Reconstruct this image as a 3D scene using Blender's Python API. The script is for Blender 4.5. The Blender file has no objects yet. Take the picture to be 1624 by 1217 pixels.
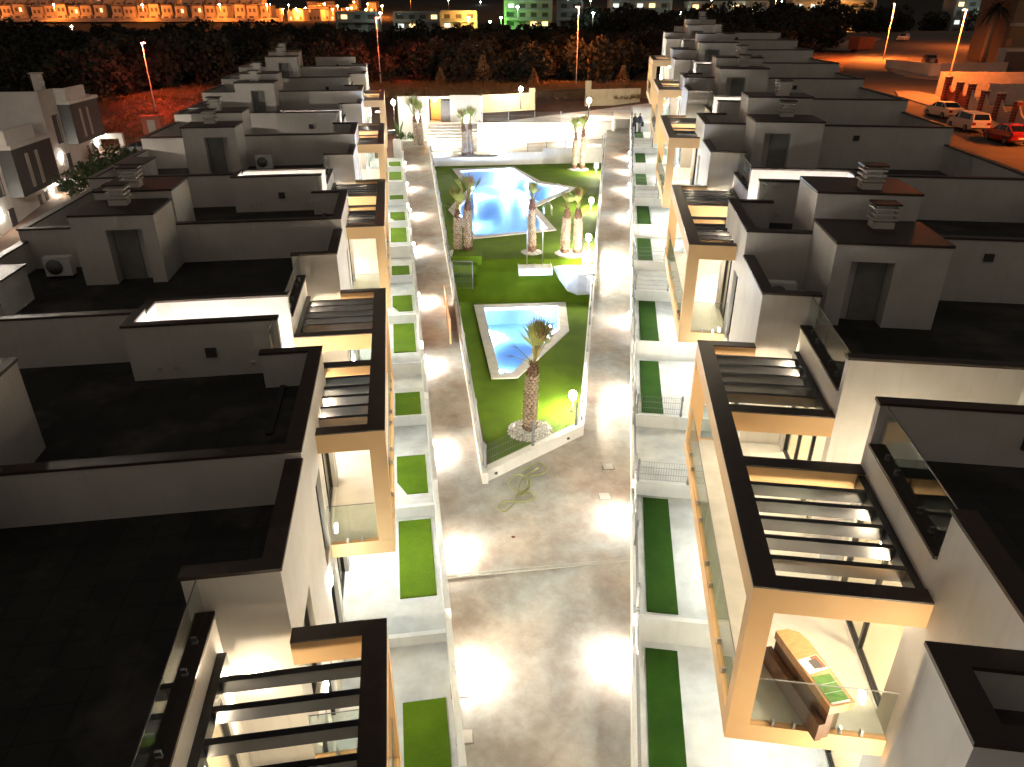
import bpy, math, random
from mathutils import Vector, Matrix, geometry
rnd = random.Random(11)
scene = bpy.context.scene
col = scene.collection
# ------------------------------------------------------------------ camera, sky, exposure
FOC, TH, CAMH = 1135.0, math.atan(571 / 1135.0), 13.8
cd = bpy.data.cameras.new('camera'); cam = bpy.data.objects.new('camera', cd); col.objects.link(cam)
cam.location = (0, 0, CAMH); cam.rotation_euler = (math.pi / 2 - TH, 0, 0)
cd.sensor_fit = 'HORIZONTAL'; cd.sensor_width = 36; cd.lens = 36 * FOC / 1624; cd.clip_start = .1; cd.clip_end = 3000
scene.camera = cam
w = bpy.data.worlds.new('World'); scene.world = w; w.use_nodes = True
wn, wl = w.node_tree.nodes, w.node_tree.links
sky = wn.new('ShaderNodeTexSky'); sky.sky_type = 'NISHITA'; sky.sun_disc = False
sky.sun_elevation = math.radians(50); sky.sun_rotation = math.radians(200)
bw = wn.new('ShaderNodeRGBToBW'); mul = wn.new('ShaderNodeMix'); mul.data_type = 'RGBA'; mul.blend_type = 'MULTIPLY'
mul.inputs[0].default_value = 1; mul.inputs[7].default_value = (1.0, .85, .70, 1)
wl.new(sky.outputs[0], bw.inputs[0]); wl.new(bw.outputs[0], mul.inputs[6])
bg = wn['Background']; wl.new(mul.outputs[2], bg.inputs[0]); bg.inputs[1].default_value = .0080
sd = bpy.data.lights.new('moon', 'SUN'); sd.energy = .012; sd.angle = math.radians(4); sd.color = (1, .93, .85)
so = bpy.data.objects.new('moon', sd); col.objects.link(so); so.rotation_euler = (math.radians(40), 0, math.radians(160))
scene.view_settings.view_transform = 'Standard'; scene.view_settings.look = 'None'
scene.view_settings.exposure = 1.7; scene.view_settings.gamma = 1; scene.view_settings.use_curve_mapping = False
scene.render.engine = 'CYCLES'
cy = scene.cycles; cy.use_denoising = True; cy.max_bounces = 7; cy.diffuse_bounces = 4; cy.glossy_bounces = 3
cy.transparent_max_bounces = 24; cy.transmission_bounces = 4; cy.caustics_reflective = False; cy.caustics_refractive = False
cy.sample_clamp_indirect = 6; cy.use_light_tree = True; cy.volume_bounces = 3

# ------------------------------------------------------------------ materials
MATS = {}
def ramp(nt, fac, c1, c2, a=.35, b=.65):
    r = nt.nodes.new('ShaderNodeValToRGB'); r.color_ramp.elements[0].position = a; r.color_ramp.elements[1].position = b
    r.color_ramp.elements[0].color = (*c1, 1); r.color_ramp.elements[1].color = (*c2, 1); nt.links.new(fac, r.inputs[0]); return r.outputs[0]
def noise(nt, vec, scale, det=5, rough=.55, dist=0):
    n = nt.nodes.new('ShaderNodeTexNoise'); n.inputs['Scale'].default_value = scale; n.inputs['Detail'].default_value = det
    n.inputs['Roughness'].default_value = rough; n.inputs['Distortion'].default_value = dist; nt.links.new(vec, n.inputs['Vector']); return n.outputs[0]
def mixc(nt, f, a, b, mode='MIX'):
    m = nt.nodes.new('ShaderNodeMix'); m.data_type = 'RGBA'; m.blend_type = mode
    for i, v in ((0, f), (6, a), (7, b)):
        if isinstance(v, (int, float)): m.inputs[i].default_value = v
        elif isinstance(v, tuple): m.inputs[i].default_value = (*v, 1)
        else: nt.links.new(v, m.inputs[i])
    return m.outputs[2]
def mat(name, base, c2=None, scale=3., rough=.7, bump=0, bscale=60., metal=0, spec=.5, stretch=None, a=.35, b=.65):
    m = bpy.data.materials.new(name); m.use_nodes = True; nt = m.node_tree; p = nt.nodes['Principled BSDF']
    p.inputs['Roughness'].default_value = rough; p.inputs['Metallic'].default_value = metal; p.inputs['Specular IOR Level'].default_value = spec
    tc = nt.nodes.new('ShaderNodeTexCoord'); vec = tc.outputs['Object']
    if stretch:
        mp = nt.nodes.new('ShaderNodeMapping'); mp.inputs['Scale'].default_value = stretch; nt.links.new(vec, mp.inputs['Vector']); vec = mp.outputs[0]
    if c2: nt.links.new(ramp(nt, noise(nt, vec, scale), base, c2, a, b), p.inputs['Base Color'])
    else: p.inputs['Base Color'].default_value = (*base, 1)
    if bump:
        bp = nt.nodes.new('ShaderNodeBump'); bp.inputs['Strength'].default_value = bump; bp.inputs['Distance'].default_value = .02
        nt.links.new(noise(nt, vec, bscale, 3), bp.inputs['Height']); nt.links.new(bp.outputs[0], p.inputs['Normal'])
    MATS[name] = m; return m
def emit(name, color, strength):
    m = bpy.data.materials.new(name); m.use_nodes = True; nt = m.node_tree; p = nt.nodes['Principled BSDF']
    p.inputs['Base Color'].default_value = (.8, .8, .8, 1)
    p.inputs['Emission Color'].default_value = (*color, 1); p.inputs['Emission Strength'].default_value = strength
    MATS[name] = m; return m
def glassy(name, tint, ior=1.45, rough=0.0, bump=0, bscale=3):
    m = bpy.data.materials.new(name); m.use_nodes = True; nt = m.node_tree; nt.nodes.remove(nt.nodes['Principled BSDF'])
    tr = nt.nodes.new('ShaderNodeBsdfTransparent'); tr.inputs[0].default_value = (*tint, 1)
    gl = nt.nodes.new('ShaderNodeBsdfGlossy'); gl.inputs['Roughness'].default_value = rough
    fr = nt.nodes.new('ShaderNodeLayerWeight'); fr.inputs[0].default_value = .5
    p4 = nt.nodes.new('ShaderNodeMath'); p4.operation = 'POWER'; p4.inputs[1].default_value = 4; nt.links.new(fr.outputs['Facing'], p4.inputs[0])
    ma = nt.nodes.new('ShaderNodeMath'); ma.operation = 'MULTIPLY_ADD'; ma.inputs[1].default_value = .6 if ior != 1.33 else .28; ma.inputs[2].default_value = ((ior - 1) / (ior + 1)) ** 2 + .01; nt.links.new(p4.outputs[0], ma.inputs[0])
    mx = nt.nodes.new('ShaderNodeMixShader'); nt.links.new(ma.outputs[0], mx.inputs[0]); nt.links.new(tr.outputs[0], mx.inputs[1]); nt.links.new(gl.outputs[0], mx.inputs[2])
    if bump:
        tc = nt.nodes.new('ShaderNodeTexCoord'); bp = nt.nodes.new('ShaderNodeBump'); bp.inputs['Strength'].default_value = bump; bp.inputs['Distance'].default_value = .05
        nt.links.new(noise(nt, tc.outputs['Object'], bscale, 3), bp.inputs['Height'])
        nt.links.new(bp.outputs[0], gl.inputs['Normal']); nt.links.new(bp.outputs[0], fr.inputs['Normal'])
    nt.links.new(mx.outputs[0], nt.nodes['Material Output'].inputs[0]); MATS[name] = m; return m

mat('render_white', (.74, .72, .69), (.62, .59, .55), 1.2, .85, .15, 90, a=.25, b=.8)
mat('render_beige', (.66, .43, .22), (.60, .385, .19), 1.0, .8, .12, 90, a=.3, b=.8)
mat('coping', (.060, .040, .031), (.045, .030, .024), 4, .5, .1, 80)
mat('roof_tile', (.040, .038, .035), (.026, .025, .023), 1.1, .8, .25, 40)
mat('floor_tile', (.56, .55, .52), (.48, .47, .44), 2, .45, .05, 60)
mat('paving', (.58, .57, .55), (.44, .43, .42), 1.6, .75, .12, 50)
mat('black_metal', (.018, .018, .02), None, rough=.4, spec=.4)
mat('slat_metal', (.020, .021, .026), (.015, .016, .020), 5, .30, .03, 90, spec=.6)
mat('steel', (.55, .55, .55), None, rough=.3, metal=1)
mat('grey_metal', (.20, .20, .21), (.16, .16, .165), 3, .5)
mat('wood', (.50, .27, .11), (.38, .19, .075), 6, .5, .1, 40, stretch=(6, 1, 1))
mat('wood_dark', (.13, .065, .035), (.09, .045, .025), 6, .55, .1, 40, stretch=(6, 1, 1))
mat('board_orange', (.66, .36, .2), (.58, .30, .16), 3, .6)
mat('interior', (.72, .66, .56), (.66, .59, .48), 1, .8)
mat('soil', (.16, .095, .06), (.09, .055, .04), .25, .95, .6, 3)
mat('scrub', (.30, .19, .08), (.17, .11, .05), .5, .95)
mat('hill_dark', (.022, .024, .018), (.012, .013, .011), .05, .95)
mat('asphalt', (.115, .10, .09), (.075, .068, .062), .35, .85, .35, 20)
mat('pavement', (.30, .27, .24), (.23, .2, .18), .8, .85, .2, 20)
mat('pebble', (.84, .83, .81), (.58, .56, .54), 7, .7)
mat('trunk_bark', (.30, .22, .16), (.17, .115, .08), 9, .9, .5, 30)
mat('leaf_base', (.60, .50, .38), (.34, .24, .16), 5, .85)
mat('leaf_base_brown', (.20, .09, .055), (.13, .055, .035), 5, .85)
mat('frond', (.34, .37, .09), (.22, .27, .06), 3, .6)
mat('frond_dry', (.33, .19, .09), (.24, .13, .06), 3, .8)
mat('petiole', (.24, .21, .05), None, rough=.5)
mat('pine_leaf', (.034, .038, .024), (.022, .025, .017), .4, .9)
mat('shrub_leaf', (.05, .075, .025), (.035, .05, .02), 1, .8)
mat('tree_bark', (.10, .075, .055), (.06, .045, .035), 3, .95)
mat('plant_leaf', (.08, .13, .03), (.05, .09, .02), 3, .6)
mat('pool_tile', (.50, .66, .80), (.44, .60, .76), 1.5, .4)
mat('coping_stone', (.60, .58, .53), (.50, .48, .44), 2.5, .7, .1, 40)
mat('panel_grey', (.10, .10, .10), (.085, .085, .085), 2, .6)
mat('door_grey', (.30, .30, .29), (.24, .24, .23), 3, .5)
mat('frost', (.55, .57, .57), None, rough=.4)
mat('brick_red', (.30, .06, .035), (.22, .042, .026), 6, .85, .3, 30)
mat('wall_cream', (.66, .55, .36), (.58, .47, .29), 1.2, .85, .15, 50)
mat('wall_old', (.62, .56, .48), (.50, .44, .37), 1.4, .9, .2, 30)
mat('far_wall', (.55, .50, .43), (.45, .40, .34), .2, .9)
mat('far_dark', (.12, .10, .085), None, rough=.9)
mat('far_grey', (.34, .36, .35), (.27, .29, .28), .2, .9)
mat('tyre', (.015, .015, .015), None, rough=.8)
mat('car_glass', (.01, .011, .013), None, rough=.06, spec=.9)
mat('car_red', (.42, .012, .012), None, rough=.25, spec=.7)
mat('car_white', (.72, .70, .67), None, rough=.3, spec=.6)
mat('car_beige', (.60, .50, .38), None, rough=.3, spec=.6)
mat('car_dark', (.03, .03, .033), None, rough=.3, spec=.6)
mat('lamp_red', (.35, .01, .01), None, rough=.3)
mat('plastic_white', (.8, .8, .78), None, rough=.5)
mat('cloth_black', (.012, .012, .013), None, rough=.9)
mat('cloth_navy', (.03, .03, .07), None, rough=.9)
mat('cloth_grey', (.16, .15, .15), None, rough=.9)
mat('cloth_pale', (.6, .58, .55), None, rough=.9)
mat('skin', (.45, .27, .19), None, rough=.6)
mat('hair', (.04, .025, .015), None, rough=.8)
mat('hose', (.42, .44, .16), (.30, .33, .10), 4, .5)
mat('container_paint', (.42, .10, .05), None, rough=.6)
mat('paint_red', (.55, .09, .05), None, rough=.6)
mat('paint_dark', (.06, .055, .055), None, rough=.6)
mat('mat_green', (.10, .24, .04), (.07, .18, .03), 5, .7)
mat('stain', (.15, .05, .04), None, rough=.9)
glassy('glass', (.90, .95, .93), 1.4)
glassy('window_glass', (.93, .94, .92), 1.35)
glassy('water', (.80, .92, 1.0), 1.33, .02, .35, 2.2)
vs_ = MATS['water'].node_tree.nodes.new('ShaderNodeVolumeScatter'); vs_.inputs['Color'].default_value = (.72, .88, 1, 1); vs_.inputs['Density'].default_value = .8
MATS['water'].node_tree.links.new(vs_.outputs[0], MATS['water'].node_tree.nodes['Material Output'].inputs['Volume'])
emit('lamp_white', (1, .93, .78), 190); emit('lamp_globe', (1, .92, .72), 330)
emit('lamp_path', (1, .90, .76), 440); emit('lamp_warm', (1, .82, .56), 190); emit('lamp_room', (1, .80, .50), 130)
emit('lamp_cool', (.88, 1, .95), 92); emit('lamp_alley', (1, .93, .85), 600); emit('lamp_pool', (.56, .69, 1), 1250); emit('lamp_pool_small', (.56, .69, 1), 480)
emit('lamp_sodium', (1, .20, .028), 7500); emit('lamp_sodium_assumed', (1, .20, .028), 32000); emit('lamp_sodium_dim', (1, .22, .035), 4500); emit('lamp_red', (1, .085, .03), 2200); emit('lamp_far', (1, .23, .03), 1100)
emit('lamp_amber', (1, .42, .09), 420); emit('lamp_added_white', (1, .86, .70), 5200); emit('lamp_green', (.12, 1, .12), 120); emit('lamp_pale', (.75, 1, .9), 45)
emit('string_light', (1, .86, .66), 12); emit('window_lit', (1, .55, .2), 1.0); emit('window_pale', (.8, .9, .8), .35)

def special_mats():
    m = MATS['roof_tile']; nt = m.node_tree; p = nt.nodes['Principled BSDF']; tc = nt.nodes.new('ShaderNodeTexCoord')
    bk = nt.nodes.new('ShaderNodeTexBrick'); bk.offset = 0; bk.inputs['Scale'].default_value = 1; bk.inputs['Brick Width'].default_value = .6; bk.inputs['Row Height'].default_value = .6; bk.inputs['Mortar Size'].default_value = .008
    bk.inputs['Color1'].default_value = (1, 1, 1, 1); bk.inputs['Color2'].default_value = (.82, .82, .82, 1); bk.inputs['Mortar'].default_value = (.35, .35, .35, 1); nt.links.new(tc.outputs['Object'], bk.inputs['Vector'])
    old = p.inputs['Base Color'].links[0].from_socket; d1 = mixc(nt, 1, old, bk.outputs['Color'], 'MULTIPLY')
    st_ = ramp(nt, noise(nt, tc.outputs['Object'], .45, 6, .6), (0, 0, 0), (1, 1, 1), .52, .68); nt.links.new(mixc(nt, st_, d1, (.085, .078, .07)), p.inputs['Base Color'])
    # rain streaks on the white render
    m = MATS['render_white']; nt = m.node_tree; p = nt.nodes['Principled BSDF']; tc = nt.nodes.new('ShaderNodeTexCoord')
    mp = nt.nodes.new('ShaderNodeMapping'); mp.inputs['Scale'].default_value = (4, 4, .22); nt.links.new(tc.outputs['Object'], mp.inputs['Vector'])
    stk = ramp(nt, noise(nt, mp.outputs[0], 1.6, 4, .6), (.70, .66, .61), (1, 1, 1), .30, .46)
    old = p.inputs['Base Color'].links[0].from_socket; nt.links.new(mixc(nt, .22, old, stk, 'MULTIPLY'), p.inputs['Base Color'])
    # worn concrete of paths and plaza
    m = mat('concrete', (.4, .36, .32), None, rough=.7); nt = m.node_tree; p = nt.nodes['Principled BSDF']; tc = nt.nodes.new('ShaderNodeTexCoord'); v = tc.outputs['Object']
    a = ramp(nt, noise(nt, v, .55, 8, .62, .15), (.37, .295, .245), (.60, .575, .545), .34, .64)
    b = ramp(nt, noise(nt, v, 2.3, 6, .65, .3), (.72, .66, .60), (1, 1, 1), .3, .62)
    c = mixc(nt, .75, a, b, 'MULTIPLY')
    d = ramp(nt, noise(nt, v, .28, 3, .5), (.82, .93, 1.0), (1, .93, .85), .42, .6)
    e = mixc(nt, .9, c, d, 'MULTIPLY'); nt.links.new(e, p.inputs['Base Color'])
    bp = nt.nodes.new('ShaderNodeBump'); bp.inputs['Strength'].default_value = .2; bp.inputs['Distance'].default_value = .02
    nt.links.new(noise(nt, v, 14, 6), bp.inputs['Height']); nt.links.new(bp.outputs[0], p.inputs['Normal'])
    r = ramp(nt, noise(nt, v, 1.1, 5), (.5, .5, .5), (.85, .85, .85)); nt.links.new(r, p.inputs['Roughness'])
    # artificial turf
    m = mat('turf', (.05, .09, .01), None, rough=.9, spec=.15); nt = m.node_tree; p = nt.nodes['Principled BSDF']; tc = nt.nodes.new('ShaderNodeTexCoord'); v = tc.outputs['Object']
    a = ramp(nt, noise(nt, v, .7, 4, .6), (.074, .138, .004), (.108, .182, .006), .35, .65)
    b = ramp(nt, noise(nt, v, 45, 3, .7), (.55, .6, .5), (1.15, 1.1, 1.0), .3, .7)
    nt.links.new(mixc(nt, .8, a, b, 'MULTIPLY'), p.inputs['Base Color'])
    bp = nt.nodes.new('ShaderNodeBump'); bp.inputs['Strength'].default_value = .9; bp.inputs['Distance'].default_value = .03
    nt.links.new(noise(nt, v, 70, 3), bp.inputs['Height']); nt.links.new(bp.outputs[0], p.inputs['Normal'])
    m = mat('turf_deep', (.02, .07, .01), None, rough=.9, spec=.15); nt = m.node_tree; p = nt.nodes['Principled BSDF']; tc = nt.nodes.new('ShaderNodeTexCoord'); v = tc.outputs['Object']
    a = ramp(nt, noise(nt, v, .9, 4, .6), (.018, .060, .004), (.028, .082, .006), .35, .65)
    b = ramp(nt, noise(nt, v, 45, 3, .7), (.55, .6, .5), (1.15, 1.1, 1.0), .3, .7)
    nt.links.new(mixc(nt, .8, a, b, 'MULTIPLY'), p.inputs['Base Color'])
    bp = nt.nodes.new('ShaderNodeBump'); bp.inputs['Strength'].default_value = .9; bp.inputs['Distance'].default_value = .03
    nt.links.new(noise(nt, v, 70, 3), bp.inputs['Height']); nt.links.new(bp.outputs[0], p.inputs['Normal'])
special_mats()

# ------------------------------------------------------------------ mesh helper
class MB:
    def __init__(s): s.v = []; s.f = []; s.sm = []
    def add(s, vs, fs, smooth=False):
        o = len(s.v); s.v += [tuple(p) for p in vs]; s.f += [tuple(i + o for i in f) for f in fs]; s.sm += [smooth] * len(fs); return s
    def box(s, x0, x1, y0, y1, z0, z1):
        if x0 > x1: x0, x1 = x1, x0
        if y0 > y1: y0, y1 = y1, y0
        return s.add([(x0, y0, z0), (x1, y0, z0), (x1, y1, z0), (x0, y1, z0), (x0, y0, z1), (x1, y0, z1), (x1, y1, z1), (x0, y1, z1)],
                     [(3, 2, 1, 0), (4, 5, 6, 7), (0, 1, 5, 4), (1, 2, 6, 5), (2, 3, 7, 6), (3, 0, 4, 7)])
    def prism(s, poly, z0, z1, caps=True):
        """poly: (x, y) list counter-clockwise; z0 and z1 numbers or one value per corner"""
        n = len(poly); a = z0 if isinstance(z0, (list, tuple)) else [z0] * n; b = z1 if isinstance(z1, (list, tuple)) else [z1] * n
        area = sum(poly[i][0] * poly[(i + 1) % n][1] - poly[(i + 1) % n][0] * poly[i][1] for i in range(n))
        if area < 0: poly = poly[::-1]; a = a[::-1]; b = b[::-1]
        vs = [(p[0], p[1], a[i]) for i, p in enumerate(poly)] + [(p[0], p[1], b[i]) for i, p in enumerate(poly)]
        fs = [(i, (i + 1) % n, (i + 1) % n + n, i + n) for i in range(n)]
        if caps: fs += [tuple(range(n))[::-1], tuple(range(n, 2 * n))]
        return s.add(vs, fs)
    def tube(s, pts, r, n=6, smooth=True, cap=True):
        pts = [Vector(p) for p in pts]; rs = r if isinstance(r, (list, tuple)) else [r] * len(pts); vs = []; fs = []
        for i, p in enumerate(pts):
            d = (pts[min(i + 1, len(pts) - 1)] - pts[max(i - 1, 0)]).normalized()
            up = Vector((0, 0, 1)) if abs(d.z) < .95 else Vector((1, 0, 0))
            a = d.cross(up).normalized(); b = d.cross(a).normalized()
            for k in range(n):
                t = 2 * math.pi * k / n; vs.append(p + a * rs[i] * math.cos(t) - b * rs[i] * math.sin(t))
        for i in range(len(pts) - 1):
            for k in range(n): fs.append((i * n + k, i * n + (k + 1) % n, (i + 1) * n + (k + 1) % n, (i + 1) * n + k))
        if cap: fs += [tuple(range(n))[::-1], tuple(range((len(pts) - 1) * n, len(pts) * n))]
        return s.add(vs, fs, smooth)
    def lathe(s, c, prof, n=12, smooth=True):
        vs = []; fs = []
        for r, z in prof:
            for k in range(n):
                t = 2 * math.pi * k / n; vs.append((c[0] + r * math.cos(t), c[1] + r * math.sin(t), c[2] + z))
        m = len(prof)
        for i in range(m - 1):
            for k in range(n): fs.append((i * n + k, i * n + (k + 1) % n, (i + 1) * n + (k + 1) % n, (i + 1) * n + k))
        fs += [tuple(range(n))[::-1], tuple(range((m - 1) * n, m * n))]
        return s.add(vs, fs, smooth)
    def build(s, name, m, parent=None, loc=None):
        me = bpy.data.meshes.new(name); me.from_pydata(s.v, [], s.f); me.materials.append(MATS[m] if isinstance(m, str) else m)
        me.polygons.foreach_set('use_smooth', s.sm); me.update()
        o = bpy.data.objects.new(name, me); col.objects.link(o)
        if loc: o.location = loc
        if parent: o.parent = parent
        return o
def box(name, m, parent, *b): return MB().box(*b).build(name, m, parent)
def tag(o, label=None, cat=None, group=None, kind=None):
    for k, v in (('label', label), ('category', cat), ('group', group), ('kind', kind)):
        if v: o[k] = v
    return o
def empty(name, loc, rz, label, cat, group=None):
    o = bpy.data.objects.new(name, None); col.objects.link(o); o.location = loc; o.rotation_euler = (0, 0, rz); o.empty_display_size = .2
    return tag(o, label, cat, group)
def copy_tree(o, parent=None):
    c = o.copy(); col.objects.link(c)
    if parent: c.parent = parent
    for ch in list(o.children): copy_tree(ch, c)
    return c
def struct(o, label, kind='structure'): o['kind'] = kind; o['label'] = label; return o

# ------------------------------------------------------------------ site layout
CT, ST = math.cos(TH), math.sin(TH)
def zp(Y): return .075 * (Y - 13) - .3            # the sloping paths
def G(px, py, zf):                                # survey point: where a sight line meets height zf
    a = (px - 812) / FOC; b = (py - 608.5) / FOC; dx, dy, dz = a, CT - b * ST, -ST - b * CT; z = 1.5; X = Y = 0
    for _ in range(120):
        t = (z - CAMH) / dz; X, Y = dx * t, dy * t; z = .6 * z + .4 * (zf(Y) if callable(zf) else zf)
    return X, Y, z
AR, AL = math.atan(.141), -math.atan(.155)
OR_, OL_ = (3.71, 8.4), (-2.834, 13.742)
PR, PL = 14.4, 14.7
TR = [6.1, 7.45, 8.8, 9.9, 11.1, 12.2]
TL = [5.1, 5.75, 6.62, 7.66, 8.7, 9.6]
def RW(u, v): return OR_[0] + u * math.sin(AR) + v * math.cos(AR), OR_[1] + u * math.cos(AR) - v * math.sin(AR)
def LW(u, v): return OL_[0] + u * math.sin(AL) - v * math.cos(AL), OL_[1] + u * math.cos(AL) + v * math.sin(AL)

# ------------------------------------------------------------------ houses
class House:
    """one house; local axes: u along the row, v away from the courtyard, z from the top of the balcony frame"""
    def __init__(h, side, k, label):
        h.s = 1 if side == 'R' else -1
        o, P, a, T = (OR_, PR, AR, TR) if side == 'R' else (OL_, PL, AL, TL)
        kk = k if side == 'R' else k - 1
        h.root = empty('townhouse', (o[0] + kk * P * math.sin(a), o[1] + kk * P * math.cos(a), T[k]), -a, label, 'house', 'white houses along the courtyard')
        h.w = MB(); h.cop = MB(); h.roof = MB(); h.inn = MB(); h.fl = MB(); h.frame = MB(); h.side = side
        h.uM = 13.0 if side == 'R' else 12.7; h.P = P
    def B(h, mb, u0, u1, v0, v1, z0, z1): mb.box(h.s * v0, h.s * v1, u0, u1, z0, z1)
    def W(h, *a): h.B(h.w, *a)
    def part(h, name, m, u0, u1, v0, v1, z0, z1, parent=None):
        return box(name, m, parent or h.root, h.s * v0, h.s * v1, u0, u1, z0, z1)
    def level(h, v0, v1, u0, u1, z0, z1, ops):
        """wall between u0 and u1 with door or window openings (ua, ub, za, zb)"""
        x = u0
        for ua, ub, za, zb in sorted(ops):
            if ua > x: h.W(x, ua, v0, v1, z0, z1)
            if za > z0: h.W(ua, ub, v0, v1, z0, za)
            if zb < z1: h.W(ua, ub, v0, v1, zb, z1)
            x = ub
        if x < u1: h.W(x, u1, v0, v1, z0, z1)
    def window(h, u0, u1, z0, z1, v, n=2, name='window'):
        f = MB(); t = .07
        for a in (u0, u1 - t): h.B(f, a, a + t, v, v + .1, z0, z1)
        for a in (z0, z1 - t): h.B(f, u0 + t, u1 - t, v + .002, v + .098, a, a + t)
        step = (u1 - u0) / n
        for i in range(1, n): h.B(f, u0 + i * step - .04, u0 + i * step + .04, v + .01, v + .09, z0 + t, z1 - t)
        fo = f.build(name, 'black_metal', h.root)
        for i in range(n):
            h.part('pane', 'window_glass', u0 + i * step + .045, u0 + (i + 1) * step - .045, v + .04, v + .06, z0 + t, z1 - t, fo)
    def coping(h, u0, u1, v0, v1, z): h.B(h.cop, u0, u1, v0, v1, z, z + .06)
    def glass(h, u0, u1, v0, v1, z0, z1, along, nclamp=2):
        g = h.part('glass_panel', 'glass', u0, u1, v0, v1, z0, z1)
        rim = .012
        h.part('top_rim', 'grey_metal', u0, u1, v0 - .002, v1 + .002, z1, z1 + rim, g)
        for i in range(nclamp):
            t = (i + .5) / nclamp
            c = MB()
            if along == 'u':
                uc = u0 + (u1 - u0) * (.18 + .64 * t if nclamp > 1 else .5)
                h.B(c, uc - .018, uc + .018, v0 - .03, v1 + .03, z0 - .02, z0 + .09); h.B(c, uc - .028, uc + .028, v0 - .035, v1 + .035, z0 - .03, z0)
            else:
                vc = v0 + (v1 - v0) * (.18 + .64 * t)
                h.B(c, u0 - .03, u1 + .03, vc - .018, vc + .018, z0 - .02, z0 + .09); h.B(c, u0 - .035, u1 + .035, vc - .028, vc + .028, z0 - .03, z0)
            c.build('clamp', 'steel', g)
    def lamp(h, u, v, z, m='lamp_warm', su=.1, sv=.03, sz=.1, name='wall_lamp'): return h.part(name, m, u - su, u + su, v - sv, v + sv, z - sz, z + sz)
    def tower(h, u0, u1, v0, v1, z0, z1, near, chu):
        """stair tower on the roof; near = the u of the face with the door"""
        t = MB(); d0, d1 = (v0 + .45, v0 + 1.55); r = .55; zt = z1 - .45
        if near == u0:
            h.B(t, u0, u0 + r, v0, d0, z0, z1); h.B(t, u0, u0 + r, d1, v1, z0, z1); h.B(t, u0, u0 + r, d0, d1, zt, z1); h.B(t, u0 + r, u1, v0, v1, z0, z1); ud = u0 + r - .06
        else:
            h.B(t, u1 - r, u1, v0, d0, z0, z1); h.B(t, u1 - r, u1, d1, v1, z0, z1); h.B(t, u1 - r, u1, d0, d1, zt, z1); h.B(t, u0, u1 - r, v0, v1, z0, z1); ud = u1 - r
        to = t.build('stair_tower', 'render_white', h.root)
        h.part('door', 'door_grey', ud, ud + .06, d0 + .35, d1 - .02, z0, zt - .02, to)
        h.part('roof', 'coping', u0 - .03, u1 + .03, v0 - .03, v1 + .03, z1, z1 + .07, to)
        cm = MB(); vc = (v0 + v1) / 2 + .15
        h.B(cm, chu - .24, chu + .24, vc - .28, vc + .28, z1 + .07, z1 + .25)
        h.B(cm, chu - .17, chu + .17, vc - .21, vc + .21, z1 + .25, z1 + .68)
        co = cm.build('chimney', 'render_white', h.root)
        for i in range(3):
            zc = z1 + .30 + i * .14; h.part('louvre', 'render_white', chu - .28, chu + .28, vc - .33, vc + .33, zc, zc + .05, co)
        h.part('cap', 'coping', chu - .30, chu + .30, vc - .35, vc + .35, z1 + .71, z1 + .76, co)
    def balcony(h, far, depth_end, slat_depth):
        """half of the beige balcony frame with pergola slats, glass and floor"""
        fr = h.frame; zt, zb = -.50, -.03
        if far: uo, us, uc = 9.65, (6.0, 9.35), (4.83, 5.67, 6.0); e0, e1 = 9.35, 9.65
        else: uo, us, uc = 0., (.3, 3.46), (4.83, 3.46, 3.79); e0, e1 = 0., .3
        ua, ub = min(4.83, uo), max(4.83, uo)
        h.B(fr, ua, ub, 0, .37, zt, zb)                                   # long courtyard beam
        h.B(fr, e0, e1, .37, depth_end, zt, zb)                           # end beam
        h.B(fr, uc[1], uc[2], .37, 2.6, zt, zb)                           # beam beside the gap
        h.B(fr, e0, e1, 0, .37, -3.08, zt)                                # corner post
        h.B(fr, ua, ub, 0, .12, -3.45, -3.06)                             # slab fascia, courtyard side
        h.B(fr, e0 if not far else e1 - .12, e0 + .12 if not far else e1, .12, depth_end, -3.45, -3.06)
        h.B(h.fl, ua + (0 if far else .12), ub - (.12 if far else 0), .12, 2.6, -3.42, -3.05)
        for b in ((ua, ub, -.01, .38), (e0 - (.01 if not far else 0), e1 + (.01 if far else 0), .38, depth_end), (uc[1] - .005, uc[2] + .005, .38, 2.6)): h.B(h.cop, *b, zb, 0)
        n = 5
        for i in range(n):
            u = (us[0] + .52 + i * .53) if not far else (us[1] - .52 - i * .53)
            d = slat_depth(u)
            if d > .6: h.part('slat', 'slat_metal', u - .055, u + .055, .37, d, -.30, -.06)
        h.part('pergola_beam', 'slat_metal', us[0], us[1], 2.46, 2.6, -.34, -.05) if slat_depth(us[0]) > 2 or slat_depth(us[1]) > 2 else None
        for i in range(2):
            a = ua + (0 if far else .3) + i * 2.26; h.glass(a + .02, a + 2.24, .05, .065, -3.02, -2.0, 'u')
        ug = e0 + .05 if not far else e1 - .065
        w = (depth_end - .40) / 2
        for i in range(2 if depth_end > 2 else 1):
            ww = w if depth_end > 2 else depth_end - .4
            h.glass(ug, ug + .015, .39 + i * ww, .39 + (i + 1) * ww - .02, -3.02, -2.0, 'v')
    def finish(h):
        h.w.build('wall', 'render_white', h.root); h.roof.build('roof', 'roof_tile', h.root); h.cop.build('coping', 'coping', h.root)
        h.inn.build('interior_wall', 'interior', h.root); h.fl.build('balcony_floor', 'floor_tile', h.root)
        if h.frame.v: h.frame.build('balcony_frame', 'render_beige', h.root)
        return h.root
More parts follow.
